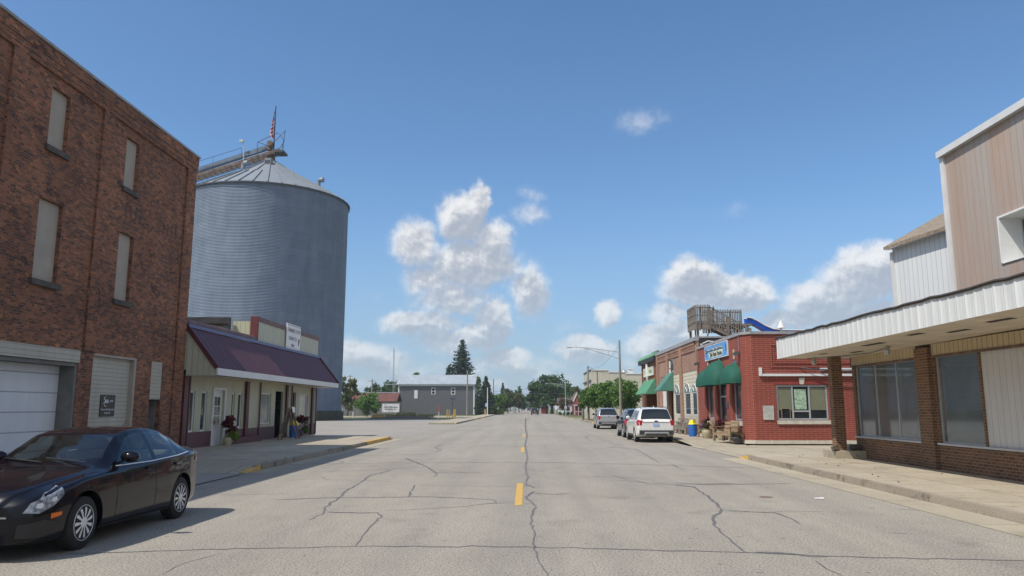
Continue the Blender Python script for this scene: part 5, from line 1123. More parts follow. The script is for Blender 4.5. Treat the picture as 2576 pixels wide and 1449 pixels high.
planter((-12.75,32.7,.18),'planter of dark red foliage over lime leaves left of the white door',[('leaf_red',0,-.1,1.0,.32,420,.06),('leaf_red',0,.1,.75,.4,420,.06),('leaf_lime',.25,.1,.42,.34,420,.06)],'pot_ceramic',.22,.35)
planter((-12.7,42.9,.18),'planter of crimson foliage and green leaves right of the shop door',[('leaf_red',0,.3,.85,.42,600,.06),('leaf_mid',.25,.35,.4,.32,320,.06),('leaf_lime',.3,.2,.28,.2,120,.05)],'dark_metal',.22,.35)
# A-frame sandwich board
e=empty('sandwich_board',(-12.1,38.8,.17),'tall dark A-frame with a white note on top standing by the shop window','sandwich board')
q=MB(); t=(-11.95,38.75,1.75)
for dy in (-.28,.28):
    q.bar((-12.0,38.75+dy*1.0,1.75),(-11.75,38.95+dy+.5,.17),.05,.09); q.bar((-12.0,38.75+dy,1.75),(-12.2,38.3+dy-.4,.17),.05,.09)
q.build('frame',M['dead_brush'],e); q=MB(); q.prism([(-12.0,38.5,1.7),(-12.0,39.0,1.7),(-12.15,38.6,.5),(-12.15,37.9,.5)],(.02,0,0)); q.build('board',M['roof_edge_dark'],e)
q=MB(); q.prism([(-11.93,38.75,1.82),(-11.93,39.25,1.78),(-11.9,39.2,1.5),(-11.9,38.85,1.52)],(.01,0,0)); q.build('note',M['paper'],e)
def lamp(loc,top,arm,label,side=-1,w=.14,mat='pole_wood',group='street lamps',name='street_lamp',rise=.5):
    e=empty(name,loc,label,'street lamp',group); x,y,z=loc; q=MB(); q.tube([(0,0,-.1),(0,0,top)],[w*.75,w*.5],8); q.build('pole',M[mat],e,local=True)
    q=MB(); h=top*.86; h2=top*.78; ex=side*arm
    q.tube([(0,0,h),(ex*.35,0,h+rise*.45),(ex*.72,0,h+rise*.85),(ex*.86,0,h+rise*.93),(ex,0,h+rise*.9)],.035,6)
    q.tube([(0,0,h2),(ex*.35,0,h2+(h-h2)*.55+rise*.40),(ex*.72,0,h+rise*.82)],.03,6); q.tube([(ex*.22,0,h+rise*.28),(ex*.22,0,h2+.25)],.02,5); q.build('arm',M['galv'],e,local=True)
    q=MB(); q.lathe([(.02,-.40),(.10,-.25),(.13,0),(.09,.25),(.03,.32)],(ex,0,h+rise*.88),10,axis='x')
    for i,v in enumerate(q.v): q.v[i]=(v[0],v[1],h+rise*.88+(v[2]-h-rise*.88)*.5)
    q.build('lamp_head',M['galv'],e,local=True); return e
lamp((8.35,67.5,.15),7.55,4.5,'weathered grey wooden street lamp with long double arm behind the silver SUV',w=.17)
lamp((8.45,163,.15),7.4,3.95,'pale street lamp with double arm before the large round tree',mat='galv')
a=at(1175,1043,190); lamp((a.x,190,0),11.0,2.4,'brown wooden pole with short lamp arm before the grey barn',side=1,w=.3,rise=.7)
for (u,y,tp,lb) in ((1291,265,7.5,'nearer pale street lamp on the left verge under the trees'),(1299,330,8.0,'farther pale street lamp on the left verge under the trees')):
    a=at(u,1035,y); lamp((a.x,y,0),tp,3.6,lb,side=1,mat='galv',w=.3)
def pole(u,vt,y,label,w=.28,mat='pole_wood',cross=False,name='utility_pole',zb=0):
    a=at(u,vt,y); e=empty(name,(a.x,y,zb),label,'utility pole' if name=='utility_pole' else 'pole'); q=MB(); q.tube([(0,0,0),(0,0,a.z)],[w*.6,w*.42],7); q.build('pole',M[mat],e,local=True)
    if cross: q=MB(); q.box((-1,-.06,a.z-.6),(1,.06,a.z-.45)); q.build('crossarm',M[mat],e,local=True)
    return e,a
_,pa=pole(1478.6,921,104,'grey wooden utility pole at the corner of the cream building'); 
_,pb=pole(1241.5,953,215,'wooden utility pole beside the conical tree',.35)
_,pc=pole(936.4,954,205,'wooden utility pole behind the rusty roofed shed',.4,cross=True); _,pd=pole(881,943,240,'wooden utility pole with crossarm next to the silo',.4,cross=True)
e=empty('antenna_mast',(*G(990,1043.3,0),0),'tall thin lattice radio mast behind the rusty roofed shed','antenna mast'); q=MB()
c=at(991,878,205); c0=at(990,1042,205); w_=.55
for k in range(3):
    t=2*PI*k/3; q.tube([(c0.x+w_*math.cos(t),205+w_*math.sin(t),0),(c.x+.12*math.cos(t),205+.12*math.sin(t),c.z)],.045,4)
for i in range(36):
    f=i/36; f2=(i+1)/36; 
    for k in range(3):
        t=2*PI*k/3;t2=2*PI*(k+1)/3; r0=w_*(1-f)+.12*f; r1=w_*(1-f2)+.12*f2; cx0=c0.x+(c.x-c0.x)*f; cx1=c0.x+(c.x-c0.x)*f2
        q.tube([(cx0+r0*math.cos(t),205+r0*math.sin(t),c.z*f),(cx1+r1*math.cos(t2),205+r1*math.sin(t2),c.z*f2)],.022,3)
e.location=(c0.x,205,0); ROOT[e.name]=(Vector((c0.x,205,0)),0); q.build('lattice',M['galv'],e)
q=MB(); q.tube([(c.x,205,c.z),(c.x,205,c.z+1.2)],.04,4); q.box((c0.x-2.6,204.9,7.9),(c0.x+2.6,205.1,8.1)); q.build('aerial',M['galv'],e)
# overhead wires
def wire(name,p,q_,sag,label,r=.02):
    m=MB(); p=Vector(p);q_=Vector(q_); m.tube([p.lerp(q_,t)-Vector((0,0,sag*4*t*(1-t))) for t in np.linspace(0,1,15)],r,4); return m.build(name,M['dark_metal'],label=label,cat='cable')
wire('overhead_wire',(8.45,163,7.4),at(1241,985,215),.5,'upper overhead wire across the road to the left trees',.03); wire('overhead_wire',(8.45,164,at(1420,990,164).z),at(1200,990,200),.1,'lower overhead wire across the distant road',.035)
wire('overhead_wire',(8.35,67.5,7.3),(8.5,104,7.3),.9,'sagging wire between the near lamp pole and the corner pole',.012); wire('overhead_wire',(8.5,104,7.4),(14,121.3,7.4),.5,'wire from corner pole to the cream building roof',.015)
# ================================================================= LEFT DISTANCE
b=empty('grey_barn',(-23,205,0),'long dark grey metal sided building with pale tin gable roof','building')
Y0=200; xl,_=onY(1001,1000,Y0); xr,_=onY(1194,1000,Y0); _,ze=onY(1000,967,Y0); 
P=PF(Y0); fx=lambda u:onY(u,1000,Y0)[0]; fz=lambda v:onY(1100,v,Y0)[1]
m=MB(); wall(m,P,xl,xr,0,ze,[(fx(1085),fx(1095),fz(992),fz(975.5)),(fx(1134.5),fx(1145),fz(992.5),fz(975.5)),(fx(1042),fx(1050.5),fz(1002),fz(982))],.1); m.box((xl,Y0+.11,0),(xr,Y0+9,ze)); m.build('wall',M['barn_grey'],b)
for u0,u1 in ((1085,1095),(1134.5,1145)): window(b,P,fx(u0),fx(u1),fz(992.5),fz(975.5),-.05,'white_paint','window_dark',.18,nh=1)
q=MB(); pbox(q,P,fx(1042),fx(1050.5),fz(1002.5),fz(981.5),-.05,.08); q.build('door',M['white_paint'],b)
zr=ze+2.5
q=MB(); q.prism([(xl-.4,Y0-.6,ze-.1),(xl-.4,Y0+4.5,zr),(xl-.4,Y0+9.6,ze-.1),(xl-.4,Y0+9.5,ze+.05),(xl-.4,Y0+4.5,zr+.18),(xl-.4,Y0-.6,ze+.1)],(xr-xl+.7,0,0)); q.build('roof',M['tin_roof'],b)
q=MB(); pbox(q,P,xl,xl+.35,0,ze,.004,.06);pbox(q,P,xr-.35,xr,0,ze,.004,.06); pbox(q,P,xl,xr,ze-.45,ze-.1,.004,.3); q.build('trim',M['white_paint'],b)
q=MB(); q.prism([(xr,Y0,0),(xr,Y0+9,0),(xr,Y0+9,ze),(xr,Y0+4.5,zr),(xr,Y0,ze)],(.05,0,0)); q.build('gable_wall',plain('slate_side',(.08,.09,.11),.8,.2,1),b)
for yy in (2.2,4.2): q=MB(); q.box((xr+.06,Y0+yy,ze-2.5),(xr+.1,Y0+yy+.9,ze-.8)); q.build('window',M['white_paint'],b)
b=empty('rusty_shed',(-40,198,0),'low old shed with rusty red metal roof and a strip of white windows','building')
Y1=188; xa,_=onY(858,1000,Y1); xb,_=onY(1000,1000,Y1); _,z1=onY(900,1010,Y1); _,z2=onY(900,988,Y1); q=MB(); P=PF(Y1); gx=lambda u:onY(u,1000,Y1)[0]; gz=lambda v:onY(900,v,Y1)[1]
wall(q,P,xa,xb,0,z1,[(gx(862),gx(892),gz(1030),gz(1022)),(gx(951),gx(960),gz(1030),gz(1021))],.1); q.box((xa,Y1+.11,0),(xb,Y1+6,z1)); q.build('wall',M['old_planks'],b)
window(b,P,gx(862),gx(892),gz(1030),gz(1022),-.05,'white_paint','window_dark',.15,nv=5); window(b,P,gx(951),gx(960),gz(1030),gz(1021),-.05,'white_paint','window_dark',.12,nv=1)
q=MB(); q.prism([(xa-.5,Y1-.7,z1-.15),(xa+2.2,Y1+3.4,z2),(xa+2.2,Y1+3.4,z2+.12),(xa-.5,Y1-.7,z1+.05)],(1,0,0)); q.quad((xa-.5,Y1-.7,z1),(xb,Y1-.7,z1),(xb,Y1+3.4,z2),(xa+2.2,Y1+3.4,z2)); q.quad((xa-.5,Y1+7,z1),(xb,Y1+7,z1),(xb,Y1+3.4,z2),(xa+2.2,Y1+3.4,z2)); q.build('roof',M['rust_roof'],b)
q=MB(); q.bar((xa+2,Y1+3.4,z2+.1),(xb,Y1+3.4,z2+.1),.3,.2); q.build('ridge_cap',M['tin_roof'],b)
# company sign
YS=141; a=at(961,1037,YS);c=at(1004.5,1015.5,YS)
s=empty('company_sign',((a.x+c.x)/2,YS,0),'white company sign board on wooden posts in front of the grey barn','sign')
q=MB(); q.box((a.x,YS,a.z),(c.x,YS+.08,c.z)); q.build('board',M['sign_white'],s)
q=MB(); 
for (p,r) in (((a.x-.14,a.z-.1),(a.x,c.z+.15)),((c.x,a.z-.1),(c.x+.14,c.z+.15)),((a.x,c.z),(c.x,c.z+.15))): q.box((p[0],YS-.02,p[1]),(r[0],YS+.12,r[1]))
q.build('frame',M['pole_wood'],s)
for xx in (a.x-.1,c.x+.1,a.x+1.1,c.x-1.1): q=MB(); q.box((xx-.07,YS+.1,-.05),(xx+.07,YS+.2,a.z+.1)); q.build('post',M['pole_wood'],s)
mx=(a.x+c.x)/2; hh=c.z-a.z
text('ADM Edible Bean',.36,M['ink'],s,(mx,YS-.006,a.z+hh*.60),'-y',bold=.012,sx=.98); text('Specialties, Inc.',.36,M['ink'],s,(mx,YS-.006,a.z+hh*.37),'-y',bold=.012,sx=.98); text('KINDE ELEVATOR',.13,M['ink'],s,(mx,YS-.006,a.z+hh*.14),'-y',bold=.006)
q=MB(); q.prism([(a.x+.45,YS-.006,c.z-.2),(a.x+.6,YS-.006,c.z-.08),(a.x+.7,YS-.006,c.z-.3)],(0,-.004,0)); q.build('leaf_emblem',M['ink'],s)
# mound with weeds
q=MB(); n=26; vs=[];
xm0,xm1=at(935,1045,136).x,at(1095,1045,136).x
for j in range(9):
    for i in range(n+1):
        f=i/n; g_=j/8; z=.32*math.sin(PI*f)**.5*math.sin(PI*g_)*(1+.3*random.random())-.03; vs.append((xm0+(xm1-xm0)*f,131+9*g_,z))
q.add(vs,[(j*(n+1)+i,j*(n+1)+i+1,(j+1)*(n+1)+i+1,(j+1)*(n+1)+i) for j in range(8) for i in range(n)]); q.build('earth_mound',M['soil'],kind='structure',smooth=60)
C=[(xm0+(xm1-xm0)*t,135+3*random.random(),.35) for t in np.linspace(.05,.95,40)]; e_=leaves(C,[(.5,.8,.35)]*40,2600,.10); o=leafobj('weeds',e_,'weed',None,(0,0,0)); tag(o,'tall dark weeds growing over the low earth mound below the company sign','weeds',kind='stuff')
C=[(at(1000+ 4*k,1045,138).x,138,.5+.25*random.random()) for k in range(12)]; o=leafobj('weeds',leaves(C,[(.15,.3,.5)]*12,900,.09),'leaf_olive',None,(0,0,0)); tag(o,'taller weed stalks standing right of the company sign','weeds',kind='stuff')
q=MB(); xa=at(934,1050,133).x; xb=at(970,1050,133).x
for k in range(5): t=xa+(xb-xa)*k/5; wq=(xb-xa)/5; q.prism([(t,133,0),(t+wq,133,0),(t+wq,133,.25),(t+wq*.5,133,.62),(t,133,.3)],(0,.25,0))
q.build('yellow_barrier',M['yellow_paint'],label='low yellow jagged topped barrier at the lot edge near the silo',cat='barrier')
def post(name,u,vb_t,y,r,mat,label,cat,group=None,top=None):
    a=at(u,vb_t,y); q=MB(); q.lathe([(r,-.05),(r,a.z-.03),(r*.7,a.z)],(a.x,y,0),10); return q.build(name,M[mat],label=label,cat=cat,group=group)
e=empty('marker_post',(at(1104,1040,138).x,138,0),'red topped white marker post on the grass left of the yellow bollards','post')
X0=at(1104,1040,138).x; q=MB(); q.lathe([(.06,0),(.06,1.05)],n=8); q.build('shaft',M['white_paint'],e,local=True); q=MB(); q.lathe([(.085,1.05),(.085,2.1)],n=8); q.build('top',M['red_paint'],e,local=True)
for u,lb in ((1125,'leftmost yellow bollard by the gas fitting'),(1130.3,'yellow bollard second from left by the gas fitting'),(1142.5,'yellow bollard right behind the gas fitting'),(1145.5,'rightmost tall yellow bollard by the gas fitting')):
    post('bollard',u,1030,143,.09,'yellow_paint',lb,'bollard','bollards around the gas fitting')
post('bollard',1220.5,1029.5,185,.14,'yellow_paint','lone yellow bollard by the white pole','bollard'); post('stub_pipe',888.5,1036,140,.11,'white_paint','short white stub pipe on the grass beside the round bush','pipe')
a=at(1139.5,1048,141); e=empty('gas_fitting',(a.x,141,0),'yellow curved gas fitting pipe between the bollards','pipe'); q=MB(); q.tube([(0,0,0),(0,0,.45),(.1,0,.6),(.25,0,.75),(.25,0,1.0)],.09,8); q.lathe([(.14,0),(.14,.12)],(.25,0,.85),10); q.build('pipe',M['yellow_paint'],e,local=True)
a=at(1138.3,1000,141); e=empty('street_sign',(a.x,141,0),'thin dark post with crossed blue street name blades','street sign'); q=MB(); q.tube([(0,0,0),(0,0,a.z)],.04,6); q.tube([(.0,0,1.9),(0,0,3.0)],.09,6); q.build('post',M['dark_metal'],e,local=True); q=MB(); q.box((-.5,-.01,a.z-.35),(.55,.01,a.z-.18)); q.box((-.01,-.4,a.z-.15),(.01,.4,a.z)); q.build('blade',M['flag_blue'],e,local=True)
pole(1226.5,975,185,'slim white pole in front of the conical tree',.22,'white_paint',name='white_pole')
a=at(1223,1018,186); e=empty('road_sign',(a.x,186,0),'small blue and white square sign on a post by the white pole','road sign'); q=MB(); q.tube([(0,0,0),(0,0,a.z)],.04,5); q.build('post',M['dark_metal'],e,local=True); q=MB(); q.box((-.25,-.04,a.z-.5),(.25,-.02,a.z+.35)); q.build('plate',M['plate_blue'],e,local=True)
# trees and shrubs, left
def T(u,vt,vb,wpx,y,label,mat,n=2200,size=None,**k):
    a=at(u,vt,y); zb=k.pop('zb',0); w=wpx*y/F; return tree((a.x,y,zb),a.z-zb,w,label,mat,n,size or max(.10,.0016*y),**k)
T(925,988,1042,68,158,'round bright green bush in front of the rusty roofed shed','leaf_mid',n=4200,trunk_h=.35,ncl=60,size=.22,name='round_bush')
T(878,946,1040,58,165,'tree with yellowing leaves beside the silo','leaf_olive',n=2600,trunk_h=1.5)
T(838,955,1040,40,170,'green tree partly behind the silo','leaf_mid',n=1500,trunk_h=1.5)
for u,vt,w,lb,y in ((940,964,50,'leftmost dark tree behind the rusty shed',250),(972,957,52,'second dark tree behind the rusty shed',245),(1000,950,50,'dark tree between the radio mast and the grey barn',235)):
    T(u,vt,1040,w,y,lb,'leaf_dark',n=2200,group='dark trees behind the shed')
for u,vt,w,lb in ((1018,938,50,'broad green crown rising behind the left end of the barn roof'),(1048,937,42,'green crown with taller tuft behind the barn roof')): T(u,vt,1040,w,250,lb,'leaf_mid',n=2200,group='trees behind the grey barn')
a=at(1163.5,852.5,232); spruce((a.x,232,0),a.z,58*232/F*1.95,'tall ragged spruce towering behind the grey barn',n=44,size=.32,dens=34,sparse=1.0,base=.1)
a=at(1130,917,228); spruce((a.x,228,0),a.z,40*228/F*2.1,'smaller spruce left of the tall ragged spruce',n=34,size=.30,dens=28)
T(1178,965,1040,34,222,'light green tree just behind the right end of the barn roof','leaf_mid',n=1400); T(1196,935,1040,40,224,'airy tree rising behind the barn gable','leaf_light',n=2200)
a=at(1222.6,946,192); spruce((a.x,192,0),a.z,44*192/F*1.3,'dense dark conical evergreen beside the white pole',n=70,size=.24,dens=22,name='conical_evergreen',base=.02)
T(1205,1000,1043,26,196,'dark shrub at the barn corner','leaf_dark',n=1000,trunk_h=.3,name='dark_shrub'); T(1243,1018,1043,16,188,'small rounded dark shrub right of the white pole','leaf_dark',n=700,trunk_h=.2,name='rounded_shrub'); T(1236,990,1043,24,205,'dark leafy tree right of the conical evergreen','leaf_dark',n=1200)
a=at(1258,1034,200); e=empty('clipped_hedge',(a.x,200,0),'low clipped green hedge on the left verge','hedge'); V=[]; C=np.stack([RNG.uniform(-.9,.9,600)*0+RNG.uniform(a.x-.95,a.x+.95,600),RNG.uniform(199.2,200.8,600),RNG.uniform(.1,1.3,600)],1); leafobj('foliage',leaves(C,np.full((600,3),.12),2600,.14),'leaf_light',e,(a.x,200,0))
for u,vt,w,y,mt,lb in ((1258,983,44,225,'leaf_mid','first leafy street tree left of the road, right of the conical evergreen'),(1278,980,46,240,'leaf_olive','second leafy street tree on the left verge'),(1296,984,50,260,'leaf_olive','yellowish street tree overhanging the road on the left'),(1306,996,40,290,'leaf_dark','dark street tree at the end of the left row')):
    T(u,vt,1040,w,y,lb,mt,n=6500,group='street trees left of the road',size=.36)
a=at(1265,962,300); spruce((a.x,300,0),a.z,26*300/F,'distant small spruce above the left street trees',n=26,size=.35,dens=12)
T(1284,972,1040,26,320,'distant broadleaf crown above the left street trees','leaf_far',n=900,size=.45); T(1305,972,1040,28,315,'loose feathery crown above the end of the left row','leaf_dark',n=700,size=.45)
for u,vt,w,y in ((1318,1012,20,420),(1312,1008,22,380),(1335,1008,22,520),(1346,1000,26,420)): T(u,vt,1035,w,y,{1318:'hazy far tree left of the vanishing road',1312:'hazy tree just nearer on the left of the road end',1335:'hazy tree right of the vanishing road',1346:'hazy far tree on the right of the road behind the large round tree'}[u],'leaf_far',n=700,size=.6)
# a far belt of woodland where the plain ends
V=[]; 
for x in np.arange(-700,700,9): V.append((x,1150+RNG.random()*60,5+RNG.random()*5))
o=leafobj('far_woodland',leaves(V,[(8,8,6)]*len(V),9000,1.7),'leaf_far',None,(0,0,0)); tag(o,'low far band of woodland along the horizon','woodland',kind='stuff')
# ================================================================= RIGHT DISTANCE
b=empty('cream_building',(15,128,0),'cream two-storey metal building with stepped parapet behind the street trees','building')
Y0=121; x0=10.4; fz=lambda v:onY(1540,v,Y0)[1]; fx=lambda u:onY(u,1000,Y0)[0]; z1,z2,z3=fz(932),fz(937),fz(941)
P=PF(Y0); xs=[x0,fx(1532),fx(1574),fx(1640)]; q=MB(); wall(q,P,xs[0],xs[1],0,z1,[],.1); wall(q,P,xs[1],xs[2],0,z2,[],.1); wall(q,P,xs[2],xs[3]+6,0,z3,[(fx(1586),fx(1597),fz(988),fz(966))],.15); q.quad((x0,Y0,0),(x0,Y0+15,0),(x0,Y0+15,z1),(x0,Y0,z1)); q.quad((x0,Y0,z3-.4),(25,Y0,z3-.4),(25,Y0+15,z3-.4),(x0,Y0+15,z3-.4)); q.quad((x0,Y0+15,0),(25,Y0+15,0),(25,Y0+15,z3),(x0,Y0+15,z3)); q.build('wall',M['cream_building'],b)
q=MB(); pbox(q,P,xs[0],xs[1],z1,z1+.15,-.3,.1);pbox(q,P,xs[1]+.005,xs[2],z2,z2+.15,-.3,.1);pbox(q,P,xs[2]+.005,xs[3]+6,z3,z3+.15,-.3,.1); q.build('coping',M['white_paint'],b)
window(b,P,fx(1586),fx(1597),fz(988),fz(966),-.1,'white_paint','window_dark',.1,nh=1,nv=1)
P=PR(x0); 
for a in (122.5,126.5,130.5): window(b,P,a,a+1.6,3.6,5.4,-.02+.03,'white_paint','window_dark',.12,nh=1)
q=MB(); pbox(q,P,121,136,5.9,6.15,.01,.2); pbox(q,P,121,136,z1,z1+.2,-.3,.12); q.build('cornice',M['dark_metal'],b)
q=MB(); q.box((x0+.9,Y0-.05,0),(x0+1.0,Y0-.003,z1)); q.build('downpipe',M['rusty_steel'],b)
a=at(1570,935,Y0+2); bm=bmesh.new(); q=MB(); q.lathe([(.25,0),(.25,.35),(.45,.4),(.5,.65),(.35,.95),(0,1.05)],(a.x,Y0+2,z3-.3),14,cap=False); q.build('roof_vent',M['galv'],b,smooth=50)
a=at(1586,937,Y0+2); q=MB(); q.box((a.x-.35,Y0+1.7,z3-.3),(a.x+.35,Y0+2.4,z3+.85)); q.box((a.x-.42,Y0+1.6,z3+.852),(a.x+.42,Y0+2.5,z3+1.0)); q.build('chimney',M['white_trim'],b); bm.free()
# street trees by the parked cars
def ST(u,vt,wpx,y,label,n=3800,mat='leaf_mid',**k):
    a=at(u,vt,y); return tree((a.x,y,.1),a.z-.1,wpx*y/F,label,mat,int(n*1.7),.125,trunk_h=1.7,ncl=70,group='street trees before the cream building',tr=.11,**k)
ST(1572,951,78,86,'leafy street tree directly behind the black SUV, largest of the row',n=5600,multi=3); ST(1528,953,66,92,'leafy street tree behind the silver SUV, second of the row',n=4600,multi=3)
ST(1498,966,46,98,'third street tree of the row, beside the corner pole',n=2800); ST(1480,972,44,101,'smaller street tree at the far end of the row',n=2600); ST(1466,978,34,104,'farthest small street tree before the red gabled house',n=1600)
walk('planting_bed',8.0,10.4,84,106,.172,.172,'grass_ground')
a=at(1448,1045,118)
# big tree, brown tree
T(1388,941,1041,100,226,'large spreading dark green tree on the right of the road','leaf_dark',n=11000,trunk_h=2.6,tr=.5,ncl=110,size=.36,lobes=[(-6.0,4.2,2.0),(-4.5,7.0,2.4)])
T(1355,985,1041,44,240,'lighter lobe-crowned tree at the road side of the large tree','leaf_mid',n=2200,trunk_h=1.5,size=.36); T(1432,965,1041,60,262,'broad tree behind the large spreading tree','leaf_mid',n=2200,size=.4); T(1450,972,1041,40,250,'olive green tree behind the white house','leaf_olive',n=1500,size=.4)
T(1420,1000,1042,44,178,'small reddish brown tree before the white house','leaf_brown',n=2200,trunk_h=1.6,size=.16,tr=.12)
# white house, red gabled house
b=empty('white_house',(12,215,0),'small white house with grey roof behind the brown tree','house')
Y2=205; xa=at(1406,1040,Y2).x; xb=at(1447,1040,Y2).x; ze=at(1420,1014,Y2).z; zr=at(1420,1001,Y2).z; q=MB(); q.box((xa,Y2,0),(xb,Y2+7,ze)); q.build('wall',M['house_white'],b)
q=MB(); q.prism([(xa-.3,Y2-.4,ze),(xa-.3,Y2+3.5,zr),(xa-.3,Y2+7.4,ze)],(xb-xa+.6,0,0)); q.build('roof',M['roof_grey'],b); window(b,PF(Y2),xa+2.0,xa+3.0,.9,2.1,.01,'white_paint','window_dark',.1)
b=empty('red_gabled_house',(14.5,190,0),'dark red house with steep white-trimmed gable and porch right of the white house','house')
Y3=186; xa=at(1444,1040,Y3).x; xb=at(1467,1040,Y3).x; ze=at(1450,1008,Y3).z; zr=at(1450,989,Y3).z; xm=at(1452,1000,Y3).x
q=MB(); q.box((xa,Y3,0),(xb,Y3+9,ze)); q.prism([(xa,Y3,ze),(xm,Y3,zr),(xm+(xm-xa),Y3,ze)],(0,9,0)); q.build('wall',M['house_red'],b)
q=MB(); q.bar((xa-.2,Y3-.1,ze-.2),(xm,Y3-.1,zr+.1),.2,.25); q.bar((xm,Y3-.1,zr+.1),(xm+(xm-xa)+.2,Y3-.1,ze-.2),.2,.25); q.build('bargeboard',M['white_paint'],b)
q=MB(); q.prism([(xa-.2,Y3-.05,ze-.1),(xm,Y3-.05,zr+.15),(xm,Y3-.05,zr+.3),(xa-.4,Y3-.05,ze+.0)],(0,9.2,0)); q.prism([(xm,Y3-.05,zr+.15),(2*xm-xa+.2,Y3-.05,ze-.1),(2*xm-xa+.4,Y3-.05,ze),(xm,Y3-.05,zr+.3)],(0,9.2,0)); q.build('roof',plain('roof_brown',(.16,.10,.09),.9,.2,2),b)
q=MB(); q.box((xa-.1,Y3-2,2.3),(xb+.1,Y3,2.45)); [q.box((x,Y3-2,0),(x+.12,Y3-1.9,2.3)) for x in (xa,xa+.9,xa+1.8)]; q.box((xa,Y3-2,.8),(xb,Y3-1.95,.9)); q.build('porch',M['white_paint'],b)
def shrub(u,v,y,r,mt,lb):
    a=at(u,v,y); e=empty('low_shrub',(a.x,y,0),lb,'shrub','shrubs before the white house'); C,R=clumps((a.x,y,r*.6),(r*.6,r*.6,r*.5),10,r*.4); leafobj('foliage',leaves(C,R,500,.12),mt,e,(a.x,y,0))
shrub(1409,1040,192,.7,'leaf_light','yellow green shrub left of the white house'); shrub(1421,1041,192,.55,'leaf_mid','small round green shrub in the middle before the white house'); shrub(1429,1041,192,.6,'leaf_dark','round dark shrub before the white house'); shrub(1440,1041,191,.65,'leaf_olive','olive shrub by the porch of the red house')
a=at(1423,1044,170); e=empty('mailbox_post',(a.x,170,0),'white post with a small square white box at the kerb before the brown tree','sign'); q=MB(); q.tube([(0,0,0),(0,0,2.2)],.07,6); q.build('post',M['white_paint'],e,local=True); q=MB(); q.box((-.2,-.1,1.5),(.25,.1,2.15)); q.build('box',M['white_paint'],e,local=True)
a=at(1402,1025,200); e=empty('yard_sign',(a.x,200,0),'small white signboard on posts left of the white house','sign'); q=MB(); q.box((-.7,-.04,a.z-.5),(.7,.04,a.z+.5)); q.build('board',M['sign_white'],e,local=True); q=MB(); q.box((-.6,-.03,0),(-.5,.03,a.z-.5)); q.box((.5,-.03,0),(.6,.03,a.z-.5)); q.build('post',M['white_paint'],e,local=True)
b=empty('red_shed',(9,245,0),'small red shed seen beneath the large spreading tree','shed'); a=at(1369,1040,232); q=MB(); q.box((a.x-.9,232,0),(a.x+1.2,235,2.0)); q.build('wall',M['house_red'],b); q=MB(); q.prism([(a.x-1.1,231.8,2.0),(a.x+.15,231.8,2.6),(a.x+1.4,231.8,2.0)],(0,3.5,0)); q.build('roof',M['roof_grey'],b)
for u,y,lb in ((1348,250,'pale far lamp post left of the large tree, nearest the road'),(1361,235,'pale far post under the large tree')): a=at(u,1022,y); q=MB(); q.tube([(a.x,y,0),(a.x,y,a.z+.5)],.12,6); q.build('far_post',M['galv'],label=lb,cat='post')
wt=at(1330,1010,900)
# HAZE
q=MB(); q.box((-1515,-115,-1.2),(1515,1915,46)); hz_=q.build('haze',M['white_paint'],kind='stuff'); hz_['label']='thin pale summer haze filling the air over the whole street'
hm=bpy.data.materials.new('haze_air'); hm.use_nodes=True; t=hm.node_tree; t.nodes.remove(t.nodes['Principled BSDF']); pv=N(t,'ShaderNodeVolumePrincipled'); pv.inputs['Color'].default_value=(.80,.88,1,1); pv.inputs['Density'].default_value=.00028; L(t,pv.outputs[0],t.nodes['Material Output'].inputs['Volume']); hz_.data.materials.clear(); hz_.data.materials.append(hm)
# weeds along wall feet and kerbs, blown leaves on the pavements
def scatter(name,n,rects,size,mat,label,h=.05):
    C=[]; 
    for i in range(n):
        x0,x1,y0,y1,z=random.choice(rects); C.append((random.uniform(x0,x1),random.uniform(y0,y1),z))
    v=leaves(C,[(.03,.05,h)]*n,n*5,size); v[:,2]=np.maximum(v[:,2],min(r[4] for r in rects)+.004)
    o=leafobj(name,v,mat,None,(0,0,0)); tag(o,label,'weeds' if 'weed' in name else 'leaf litter',kind='stuff')
scatter('weeds',60,[(10.68,10.79,8,25,.165),(10.2,10.3,38,45,.165)],.022,'weed','small weeds sprouting at the foot of the right-hand shop walls')
scatter('weeds',26,[(-7.72,-7.68,22,43,.15),(-13.15,-13.0,6,27,.03)],.02,'weed','small weeds in the joint of the left kerb and along the brick wall foot',.03)
scatter('leaf_litter',50,[(8,10.6,9,27,.16),(8,20,28,35,.02)],.022,'leaf_brown','scattered brown leaves on the right pavement and the alley mouth',.006)
# ================================================================= SKY, SUN, CAMERA
sun_to=Vector((-.57,-.40,1)).normalized()
ld=bpy.data.lights.new('Sun','SUN'); ld.energy=4.3; ld.angle=math.radians(.5); ld.color=(1,.94,.85); lo=bpy.data.objects.new('Sun',ld); COL.objects.link(lo); lo.rotation_euler=(-sun_to).to_track_quat('-Z','Y').to_euler()
W=bpy.data.worlds.new('World'); SC.world=W; W.use_nodes=True; t=W.node_tree; bg=t.nodes['Background']
sk=N(t,'ShaderNodeTexSky',sky_type='NISHITA',sun_disc=False,sun_elevation=math.asin(sun_to.z),sun_rotation=math.atan2(sun_to.x,sun_to.y),altitude=200,air_density=1.0,dust_density=.8,ozone_density=2.2)
tc=N(t,'ShaderNodeTexCoord').outputs['Generated']
sp=N(t,'ShaderNodeSeparateXYZ'); L(t,tc,sp.inputs[0])
az=N(t,'ShaderNodeMath',operation='ARCTAN2'); L(t,sp.outputs[0],az.inputs[0]); L(t,sp.outputs[1],az.inputs[1])
el=N(t,'ShaderNodeMath',operation='ARCSINE'); L(t,sp.outputs[2],el.inputs[0])
cb=N(t,'ShaderNodeCombineXYZ'); L(t,az.outputs[0],cb.inputs[0]); L(t,el.outputs[0],cb.inputs[1])
